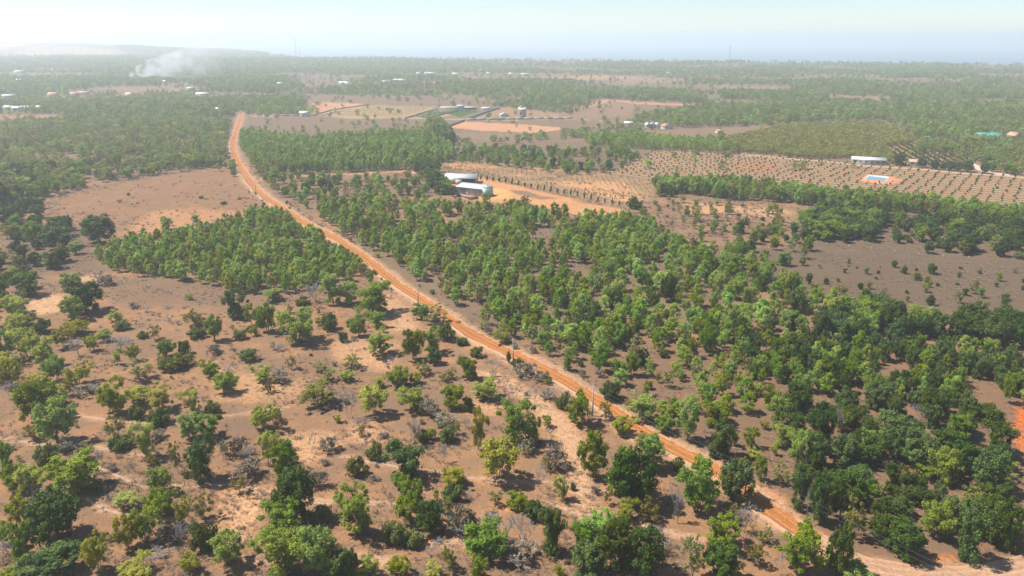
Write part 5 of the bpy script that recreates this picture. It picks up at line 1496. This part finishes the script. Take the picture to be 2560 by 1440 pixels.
wall_run("field_wall", "dark field wall along the row of tall trees", [(636, 288), (700, 289.5), (775, 291)], 1.6, .25, M_CONC_D)
wall_run("field_wall", "thin grey wall between red field and yellowish field", [(785, 289), (830, 276), (925, 262)], 1.4, .25, M_CONC)
wall_run("field_wall", "thin grey wall between yellowish field and green beds", [(1012, 297), (1060, 282), (1095, 275)], 1.4, .25, M_CONC)
wall_run("field_wall", "thin grey wall between the two green beds", [(1065, 299), (1110, 286), (1150, 277)], 1.3, .25, M_CONC_D)

# other buildings that can be made out
house("orchard_shed", "long shed with bright white roof beside the large orchard", 2172, 409.5, 21, 9, 3.0, 1.2, M_ROOF_W, M_TIN, -.32, cat="shed")
house("red_roofed_hut", "small hut with rusty red roof under the shade trees", 2290, 415, 8, 6, 2.6, 1.2, M_ORG, M_CONC, -.3, cat="hut")
o = house("tower_house", "tall narrow grey tower with pale gabled roof inside the walled plot", 1305, 296, 7.5, 7.5, 9.5, 1.6, M_YEL, M_CONC, -.1, 'x', cat="tower")
MB().box(-2.9, 2.0, 9.4, .2, 6.5, 12.4).build("roof_room", M_CONC, o)
house("white_bungalow", "small white house with cross gables in the walled plot", 1262, 292, 9, 6, 2.4, 1.9, M_ROOF_W, M_WHITE, .2, 'y')
o = house("blue_building", "pale blue flat roofed building behind the green beds", 1152, 272.5, 9, 7, 4.0, .5, M_ROOF_W, M_BLUE, -.05, cat="building")
house("long_greenhouse", "low white roofed shelter running left from the blue building", 1125, 272.5, 24, 4, 2.0, .5, M_ROOF_W, M_TIN, -.03, cat="shelter", detail=False)
house("open_shelter", "low grey shelter running right from the blue building", 1176, 274, 14, 5, 2.6, .5, M_ROOF_W, M_DARK, -.05, cat="shelter", detail=False)  # near-black wall colour stands in for the shade inside the open shelter
house("white_hut", "small white roofed hut near the green beds", 1216, 275, 10, 6, 2.2, .8, M_ROOF_W, M_TIN, .2, cat="hut", detail=False)
for i, (px, lb) in enumerate(((1622, "leftmost of the three joined white roofs behind the tree strip"), (1634, "middle of the three joined white roofs behind the tree strip"), (1646, "rightmost of the three joined white roofs behind the tree strip"))):
    house("white_house", lb, px, 320, 4.6, 9, 3.0, 1.6, M_ROOF_W, M_WHITE, .05, 'y', group="joined white houses behind the tree strip")
house("red_roofed_house", "house with faded red roof right of the joined white houses", 1672, 323, 9, 8, 2.8, 2.2, M_RED, M_WHITE, .3, 'y')
house("white_house", "small white house left of the joined white roofs", 1571, 314, 8, 6, 2.6, 1.2, M_ROOF_W, M_WHITE, -.1)
house("orange_hut", "tiny orange hut at the corner of the olive coloured plantation", 1799, 333, 4, 5, 2.4, .6, M_ORG, M_CREAM, .2, cat="hut", detail=False)
house("green_roofed_house", "house with long green roof among the trees at the right", 2462, 346, 12, 8, 3.0, 1.6, M_GRN, M_WHITE, -.15)
house("green_roofed_house", "house with steep green and white roof among the trees", 2502, 352, 8, 10, 3.0, 3.2, M_GRN, M_WHITE, .35, 'y')
house("orange_gabled_house", "tall cream house with orange gable at the right edge", 2542, 356, 6, 8, 5.5, 2.4, M_ORG, M_CREAM, .2, 'y')
house("cream_hut", "cream roofed hut at the corner of the plantation block", 1138, 347, 7, 6, 2.4, 1.4, M_YEL, M_WHITE, .3, 'y', cat="hut", detail=False)
house("white_hut", "small white hut behind the dark trees beside the red field", 1112, 334, 5, 5, 2.6, 1.0, M_ROOF_W, M_WHITE, 0, cat="hut", detail=False)
RM = {'w': (M_ROOF_W, M_WHITE), 'g': (M_ROOF_G, M_CONC), 'o': (M_ORG, M_CREAM), 'b': (M_BLUE, M_BLUE), 'y': (M_YEL, M_WHITE)}
for i, (px, py, L, D, c, lb) in enumerate(FARH):
    house("distant_house", lb, px, py + 1.0, L * .75, D * .85, 3.8, 1.6, RM[c][0], RM[c][1], random.uniform(-.25, .25), detail=False, group="houses scattered in the far woods")

# water tower
x, y = G(519, 280)
o = link("water_tower", None, None, (x, y, Hs(x, y))); tag(o, "slim grey water tower with capped tank above the woodland", "tower")
for sx in (-1, 1):
    for sy in (-1, 1):
        MB().tube([(sx * 1.7, sy * 1.7, -.5), (sx * 1.2, sy * 1.2, 8.6)], .17, 6).build("leg", M_CONC, o)
for z in (2.6, 5.4):
    k_ = 1.7 - .5 * z / 8.6
    MB().box(-k_, -k_ - .08, z, k_, -k_ + .08, z + .25).box(-k_, k_ - .08, z, k_, k_ + .08, z + .25).box(-k_ - .08, -k_, z, -k_ + .08, k_, z + .25).box(k_ - .08, -k_, z, k_ + .08, k_, z + .25).build("brace", M_CONC, o)
MB().box(-1.8, -1.8, 8.6, 1.8, 1.8, 8.85).build("platform", M_CONC, o)
MB().tube([(0, 0, 8.86), (0, 0, 11.0)], 1.25, 12).build("tank", M_TIN_WHITE, o)
MB().tube([(0, 0, 11.02), (0, 0, 11.15), (0, 0, 11.8)], [2.1, 2.05, .15], 12).build("cap", M_RED, o)

# radio masts near the coast
for px, py, h, lb in ((741, 147, 88, "taller lattice radio mast on the far coast"), (751, 147.5, 46, "shorter lattice radio mast beside the tall one"), (1822, 163, 62, "faint thin mast on the coastal rim at the right"), (780, 148, 17, "stubby mast right of the two radio masts")):
    x, y = G(px, py)
    o = link("radio_mast", None, None, (x, y, Hs(x, y))); tag(o, lb, "mast", "masts on the far coast")
    w = 1.3
    for k in range(3):
        a = k * 2.094
        MB().tube([(math.cos(a) * w, math.sin(a) * w, -2), (math.cos(a) * w * .55, math.sin(a) * w * .55, h)], .24, 5).build("leg", M_CONC_D, o)
    n = int(h / 3)
    mb = MB()
    for j in range(n):
        for k in range(3):
            a0, a1 = k * 2.094, (k + 1) * 2.094
            z0, z1 = j * h / n, (j + 1) * h / n
            r0, r1 = w * (1 - .45 * z0 / h), w * (1 - .45 * z1 / h)
            mb.tube([(math.cos(a0) * r0, math.sin(a0) * r0, z0), (math.cos(a1) * r1, math.sin(a1) * r1, z1)], .10, 3, False)
    lat = mb.build("lattice", M_CONC_D, o); lat["kind"] = "stuff"

# pond with its lined edge and orange banks
Pw = GP([(2172, 440.5), (2221, 445.5), (2212.5, 455.5), (2161.5, 450.5)])
Pb = GP([(2150, 452), (2166, 438), (2226, 443), (2262, 452), (2246, 461), (2216, 462), (2190, 459)])
c = Pw.mean(0)
o = link("pond", None, None, (c[0], c[1], Hs(*c))); tag(o, "rectangular lined pond with orange earth banks in the orchard", "pond")
z0 = .75
def ring(P, s, z):
    return [(float((q[0] - c[0]) * s), float((q[1] - c[1]) * s), z) for q in P]
inner = ring(Pw, 1.06, z0)
M_BANK = simple_mat("pond_bank_earth", (.50, .215, .105), .95, .2, .5)
# bank: fan between inner rectangle and outer outline, slope down to the ground
mb = MB()
outer = ring(Pb, 1.0, -.12); mid = [(v[0] * .93, v[1] * .93, z0 + .05) for v in outer]
NB = 48
def sample(poly, n):
    poly = np.array(poly + poly[:1]); s = np.concatenate([[0], np.cumsum(np.linalg.norm(np.diff(poly, axis=0), axis=1))])
    u = np.linspace(0, s[-1], n, endpoint=False)
    pts = np.stack([np.interp(u, s, poly[:, i]) for i in range(3)], 1)
    a = np.arctan2(pts[:, 1], pts[:, 0]); k = np.argsort(a)
    return pts[k]
A_, B_, C_ = sample(inner, NB), sample(mid, NB), sample(outer, NB)
B_[:, 2] += .25 * (vnoise(B_[:, 0] / 2, B_[:, 1] / 2, 3) - .5)
V = np.concatenate([A_, B_, C_])
qd = []
for i in range(NB):
    j = (i + 1) % NB
    qd += [(i, j, NB + j, NB + i)[::-1], (NB + i, NB + j, 2 * NB + j, 2 * NB + i)[::-1]]
mb.add(V, qd).build("bank", M_BANK, o)
lin_o, lin_i = ring(Pw, 1.05, z0 + .03), ring(Pw, .93, z0 - .45)
MB().add(lin_o + lin_i, [(k, (k + 1) % 4, 4 + (k + 1) % 4, 4 + k) for k in range(4)]).build("liner", simple_mat("pond_liner", (.50, .54, .58), .5, .1, 1.0), o)
wm, nt, nodes, links, p = new_mat("pond_water")
p.inputs["Base Color"].default_value = (.12, .22, .25, 1); p.inputs["Roughness"].default_value = .12
MB().add(ring(Pw, .95, z0 - .38), [(0, 1, 2, 3)]).build("water_surface", wm, o)

# ------------------------------------------------------------------ power poles and lines
POLES = [(572, 349, "thin power pole far up the road among the woodland"), (640, 481, "power pole beside the road at the brown field"), (1046, 760, "power pole at the road verge beyond the bend"),
         (1283, 911, "pale power pole on the scrub side of the road, middle of the near three"), (1481, 1040, "tall pale power pole on the scrub side closest to the viewer"), (1860, 1256, "power pole half hidden behind a dark roadside tree"), (2420, 1570, "power pole carrying the line on past the curve")]
tops = []
for px, py, lb in POLES:
    x, y = G(px, py); z = Hs(x, y); h = 7.3
    o = link("power_pole", None, None, (x, y, z)); tag(o, lb, "pole", "power poles along the dirt road")
    MB().tube([(0, 0, -.4), (0, 0, h * .5), (0, 0, h)], [.17, .14, .10], 8).build("shaft", M_CONC, o)
    ang = .6
    ca_, sa_ = math.cos(ang), math.sin(ang)
    MB().tube([(-.75 * ca_, -.75 * sa_ - .14, h - .45), (.75 * ca_, .75 * sa_ - .14, h - .45)], .055, 5).build("crossarm", M_STEEL, o)
    for s_ in (-.68, .68):
        MB().tube([(s_ * ca_, s_ * sa_ - .14, h - .40), (s_ * ca_, s_ * sa_ - .14, h - .16)], [.05, .07], 6).build("insulator", M_WHITE, o)
    tops.append([(x + s_ * ca_, y + s_ * sa_ - .14, z + h - .15) for s_ in (-.68, .68)])
SPANS = [(2, 3), (3, 4), (4, 5), (5, 6)]
for a, b_ in SPANS:
    for s_ in (0, 1):
        A, B = Vector(tops[a][s_]), Vector(tops[b_][s_])
        pts = []
        for i in range(15):
            t = i / 14; q = A.lerp(B, t); q.z -= 4 * .5 * t * (1 - t); pts.append(q - A)
        o = MB().tube(pts, .022, 4, False).build("power_line", M_WIRE, None, A)
        tag(o, ("outer" if s_ else "inner") + " sagging power wire " + ["from the bend to the verge pole", "between the two near pale poles", "running to the half hidden pole", "leaving the half hidden pole past the curve"][SPANS.index((a, b_))], "wire", "power lines along the dirt road")

# ------------------------------------------------------------------ fences and posts
post_me = MB().box(-.07, -.07, -.3, .07, .07, 1.35).add([(-.07, -.07, 1.35), (.07, -.07, 1.35), (.07, .07, 1.35), (-.07, .07, 1.35), (0, 0, 1.45)], [], [(0, 1, 4), (1, 2, 4), (2, 3, 4), (3, 0, 4)]).mesh("post", M_CONC)
def fence(name, label, pts_px, sp, mat=None, wires=3):
    P = resample(GP(pts_px), sp)
    c = P[0]
    o = link(name, None, None, (c[0], c[1], 0)); tag(o, label, "fence")
    tp = []
    for q in P:
        z = Hs(*q)
        link("post", post_me, o, (q[0] - c[0], q[1] - c[1], z), None, (1, 1, 1))
        tp.append((q[0] - c[0], q[1] - c[1], z))
    for k in range(wires):
        MB().tube([(a[0], a[1] + .09, a[2] + .35 + .4 * k) for a in tp], .02, 3, False).build("wire", M_WIRE, o)
fence("wire_fence", "post and wire fence along the far edge of the brown field", [(90, 521), (200, 484), (400, 443), (575, 417)], 4.0)
fence("wire_fence", "post and wire fence between brown field and road", [(592, 425), (620, 462), (668, 508)], 4.0)
fence("wire_fence", "pale post fence up the slanting left edge of the large orchard", [(1513, 438), (1580, 404), (1650, 369.5)], 3.2)
fence("wire_fence", "post and wire fence across the grey field", [(2010, 609), (2127, 621), (2206, 628), (2305, 638), (2420, 648)], 7.0, wires=2)
fence("wire_fence", "wire fence along the near edge of the large orchard", [(1513, 438), (1640, 450)], 4.0)
for i, (px, py) in enumerate(((304, 705), (316, 706), (343, 713), (356, 715), (373, 720), (418, 733), (428, 735), (444, 741), (460, 745), (489, 753))):
    x, y = G(px, py)
    o = link("fence_post", post_me, None, (x, y, Hs(x, y)), (.03 * (i % 3 - 1), 0, .2 * i), (1.1, 1.1, 1.0))
    tag(o, "white stub post, " + ["first", "second", "third", "fourth", "fifth", "sixth", "seventh", "eighth", "ninth", "tenth"][i] + " from the left below the young grove", "post", "row of stub posts below the young grove")

# plants trained on posts along the farm yard
pp = []
for v in range(3):
    g = np.random.default_rng(950 + v)
    P = np.array([[0, 0, .9], [.1, 0, 1.3], [-.1, .1, 1.6], [0, -.1, 1.9], [.1, .1, .6]])
    cv, cq, ti = leaves(P, np.array([.32, .4, .45, .4, .25]), 30, .26, g)
    cm = mesh_np("post_plant_leaves", cv, cq, None, LEAF['d']); add_float_attr(cm, "tint", ti); pp.append(cm)
pst = MB().box(-.08, -.08, -.3, .08, .08, 1.9).mesh("post", M_CONC_D)
A = np.array(G(1191, 447)); B = np.array(G(1562, 517))
for i in range(46):
    t = i / 45; q = A + (B - A) * t
    d = (B - A) / np.linalg.norm(B - A); n_ = np.array([-d[1], d[0]])
    q = q + n_ * (1.6 if i % 2 else -1.6) + n_ * 3.0 * math.sin(t * 3.1)
    o = link("post_plant", None, None, (q[0], q[1], Hs(*q)), (0, 0, random.uniform(0, 6)), (1, 1, random.uniform(.85, 1.25)))
    tag(o, "dark plant trained on a post, " + ordinal(i + 1) + " from the sheds along the farm yard", "plant", "post plants edging the farm yard")
    link("post", pst, o); link("foliage", pp[i % 3], o)

# ------------------------------------------------------------------ smoke from the field fire
sx, sy = G(322, 203)
mb = MB()
path = []
for i in range(15):
    t = i / 14
    path.append(Vector((190 * t ** 1.1, 8 * math.sin(t * 3), 1 + 50 * t ** .75 + 5 * math.sin(t * 7))))
rad = [4 + 36 * (i / 14) ** .75 for i in range(15)]; rad[-1] = 22
mb.tube(path, rad, 18)
v = np.array([tuple(q) for q in mb.v])
v[:, 2] = np.maximum(v[:, 2], -1.0)
mb.v = [tuple(q) for q in v]
smk = mb.build("smoke", None, None, (sx, sy, Hs(sx, sy)), None, True)
tag(smk, "white smoke drifting from a small fire in the far woods", kind="stuff")
m = bpy.data.materials.new("smoke_volume"); m.use_nodes = True
nodes, links = m.node_tree.nodes, m.node_tree.links
nodes.remove(nodes["Principled BSDF"])
tc = N(nodes, "ShaderNodeTexCoord")
nf = noise(nodes, links, tc.outputs["Object"], .045, 5, .6)
rp = ramp(nodes, [(.40, 0.0), (.70, 1.0)]); links.new(nf, rp.inputs[0])
sep = N(nodes, "ShaderNodeSeparateXYZ"); links.new(tc.outputs["Object"], sep.inputs[0])
fall = mathn(nodes, links, 'MULTIPLY_ADD', sep.outputs["X"], -1 / 215.0); fall.node.inputs[2].default_value = 1.0; fall.node.use_clamp = True
fall = mathn(nodes, links, 'POWER', fall, 2.0)
den = mathn(nodes, links, 'MULTIPLY', mathn(nodes, links, 'MULTIPLY', rp.outputs[0], fall), .13)
pv = N(nodes, "ShaderNodeVolumePrincipled")
pv.inputs["Color"].default_value = (.95, .97, 1.0, 1)
pv.inputs["Anisotropy"].default_value = .2
links.new(den, pv.inputs["Density"])
links.new(pv.outputs[0], nodes["Material Output"].inputs["Volume"])
try: m.volume_intersection = None
except Exception: pass
smk.data.materials.append(m)

# ------------------------------------------------------------------ haze: one closed box of even air
HAZE_DENSITY = 0.00027
mb = MB().box(-45000, -2500, -76, 45000, 62000, 128)
hz = mb.build("haze", None)
tag(hz, "pale blue haze thickening towards the coast", kind="stuff")
m = bpy.data.materials.new("haze_air"); m.use_nodes = True
nodes, links = m.node_tree.nodes, m.node_tree.links
nodes.remove(nodes["Principled BSDF"])
pv = N(nodes, "ShaderNodeVolumePrincipled")
pv.inputs["Color"].default_value = (.85, .945, 1.0, 1)
pv.inputs["Density"].default_value = HAZE_DENSITY
pv.inputs["Anisotropy"].default_value = .24
links.new(pv.outputs[0], nodes["Material Output"].inputs["Volume"])
hz.data.materials.append(m)
